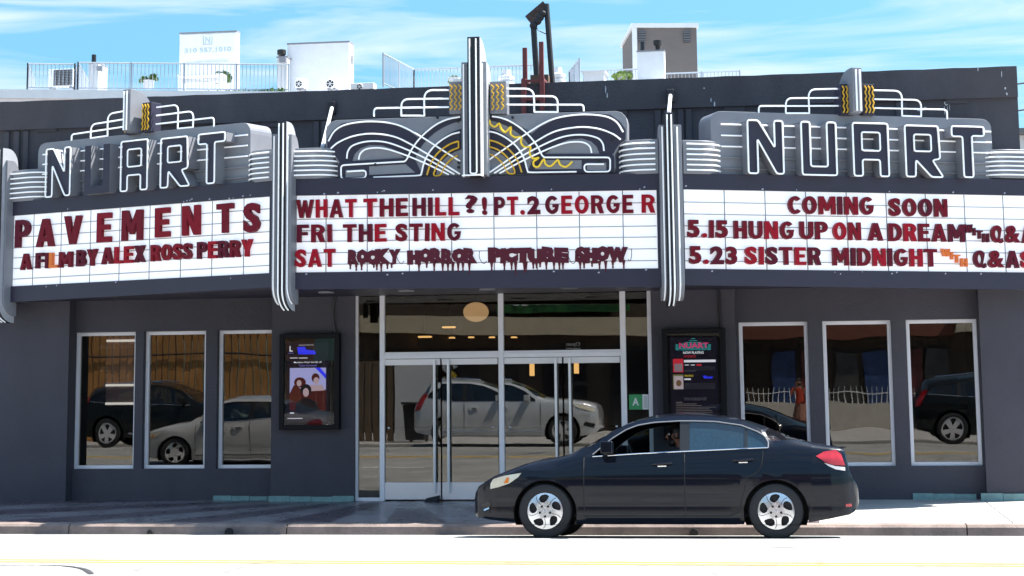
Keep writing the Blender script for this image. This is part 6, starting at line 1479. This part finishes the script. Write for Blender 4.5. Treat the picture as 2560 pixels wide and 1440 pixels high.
def blob(cx, cy, rx, ry, n=14): return [(cx+rx*math.cos(2*math.pi*i/n), cy+ry*math.sin(2*math.pi*i/n)) for i in range(n)]
tpoly(pc, 'poster_shape', mar, [(724, 1026), (724, 985), (735, 962), (752, 972), (770, 980), (800, 968), (815, 975), (815, 1026)])
tpoly(pc, 'poster_shape', mar, blob(750, 956, 15, 13), .004, .0046); tpoly(pc, 'poster_shape', mar, blob(789, 945, 10, 12), .004, .0046); tpoly(pc, 'poster_shape', skn, blob(791, 952, 7, 9), .005, .0056)
tpoly(pc, 'poster_shape', skn, [(776, 962), (806, 962), (812, 976), (778, 978)], .005, .0056); tpoly(pc, 'poster_shape', dk, blob(765, 975, 14, 15), .006, .0066); tpoly(pc, 'poster_shape', skn, blob(765, 981, 7.5, 11), .007, .0076)
tpoly(pc, 'poster_shape', dk, [(738, 1026), (742, 1004), (758, 996), (774, 996), (792, 1006), (800, 1026)], .0066, .0072); tpoly(pc, 'poster_shape', skn, blob(748, 958, 6, 8), .005, .0056)
trect(pc, 'small_print', wt_, 719, 756, 1045, 1047); trect(pc, 'small_print', wt_, 725, 735, 1031, 1034)
pc = case(1660, 1812, 820, 1100, (1680, 1792, 842, 1090), 'black framed poster case with neon logo and NOW PLAYING list right of doors')
tl = glow('teal neon print', (.05, .50, .50), .10); pk = glow('pink print', (.65, .06, .20), .12)
for i, (w0, y) in enumerate(((5, 846), (10, 851), (20, 855), (30, 860), (40, 866), (42, 870), (42, 874))): trect(pc, 'logo_line', tl, 1733-w0, 1733+w0, y, y+1.6)
for s in (-1, 1):
    for i in range(5): a, b = sorted((1733+s*37, 1733+s*44)); trect(pc, 'logo_line', tl, a, b, 861+i*3, 862.6+i*3)
tpoly(pc, 'logo_panel', glow('dim teal', (.02, .22, .24), .05), [(1699, 858), (1767, 858), (1770, 874), (1696, 874)], .0005, .0012)
ttext(pc, 'NUART', pk, 1698, 1771, 856, 871, .03, .004); ttext(pc, 'LANDMARK THEATRE', tl, 1704, 1762, 873, 876, 0)
ttext(pc, 'NOW PLAYING', wt_, 1708, 1759, 878, 885, .025); ttext(pc, 'PAVEMENTS', rd_, 1710, 1739, 888, 894, .0)
trect(pc, 'film_thumbnail', rd_, 1683, 1708, 897, 931); trect(pc, 'thumbnail_picture', glow('busy thumbnail', (.4, .3, .33), .06), 1686, 1706, 909, 929, .004)
trect(pc, 'time_bar', wt_, 1710, 1789, 899, 906); trect(pc, 'small_print', wt_, 1712, 1722, 911.5, 913.5); trect(pc, 'small_print', wt_, 1727, 1737, 911.5, 913.5); trect(pc, 'time_bar', rd_, 1741, 1754, 910, 914.5)
gp = glow('grey print', (.3, .3, .33), .05)
for i in range(5): trect(pc, 'small_print', gp, 1711, 1788-(6 if i == 4 else 0)*8, 916.5+i*2.6, 917.6+i*2.6)
trect(pc, 'film_thumbnail', glow('gold frame', (.35, .33, .12), .04), 1683, 1708, 936, 973); trect(pc, 'thumbnail_picture', glow('pale thumbnail', (.6, .5, .52), .09), 1685.5, 1708, 940, 973, .004); tpoly(pc, 'thumbnail_picture', glow('brown print', (.3, .16, .08), .04), blob(1697, 958, 7, 8), .004, .0046)
ttext(pc, 'THE STING', glow('yellow print', (.7, .55, .05), .12), 1711, 1733, 937, 942, .02); trect(pc, 'time_bar', wt_, 1711, 1727, 946, 950); tpoly(pc, 'blue_title', bl_, [(1757, 939), (1765, 939), (1768, 942), (1782, 941), (1781, 946), (1760, 946)])
for i in range(6): trect(pc, 'small_print', gp, 1711, 1788, 958+i*2.6, 959+i*2.6)
trect(pc, 'rule_line', gp, 1684, 1789, 984, 985); trect(pc, 'rule_line', gp, 1684, 1789, 991, 992)
ttext(pc, 'TICKETS CAN BE PURCHASED', gp, 1709, 1767, 994, 997); ttext(pc, 'AT THE CONCESSIONS STAND', gp, 1711, 1766, 998, 1001)
for i, w0 in enumerate((16, 52, 64, 100, 84, 90, 92, 80)): trect(pc, 'small_print', glow('warm print', (.5, .4, .35), .05), 1690, 1690+w0, 1005+i*4.2, 1006.4+i*4.2)
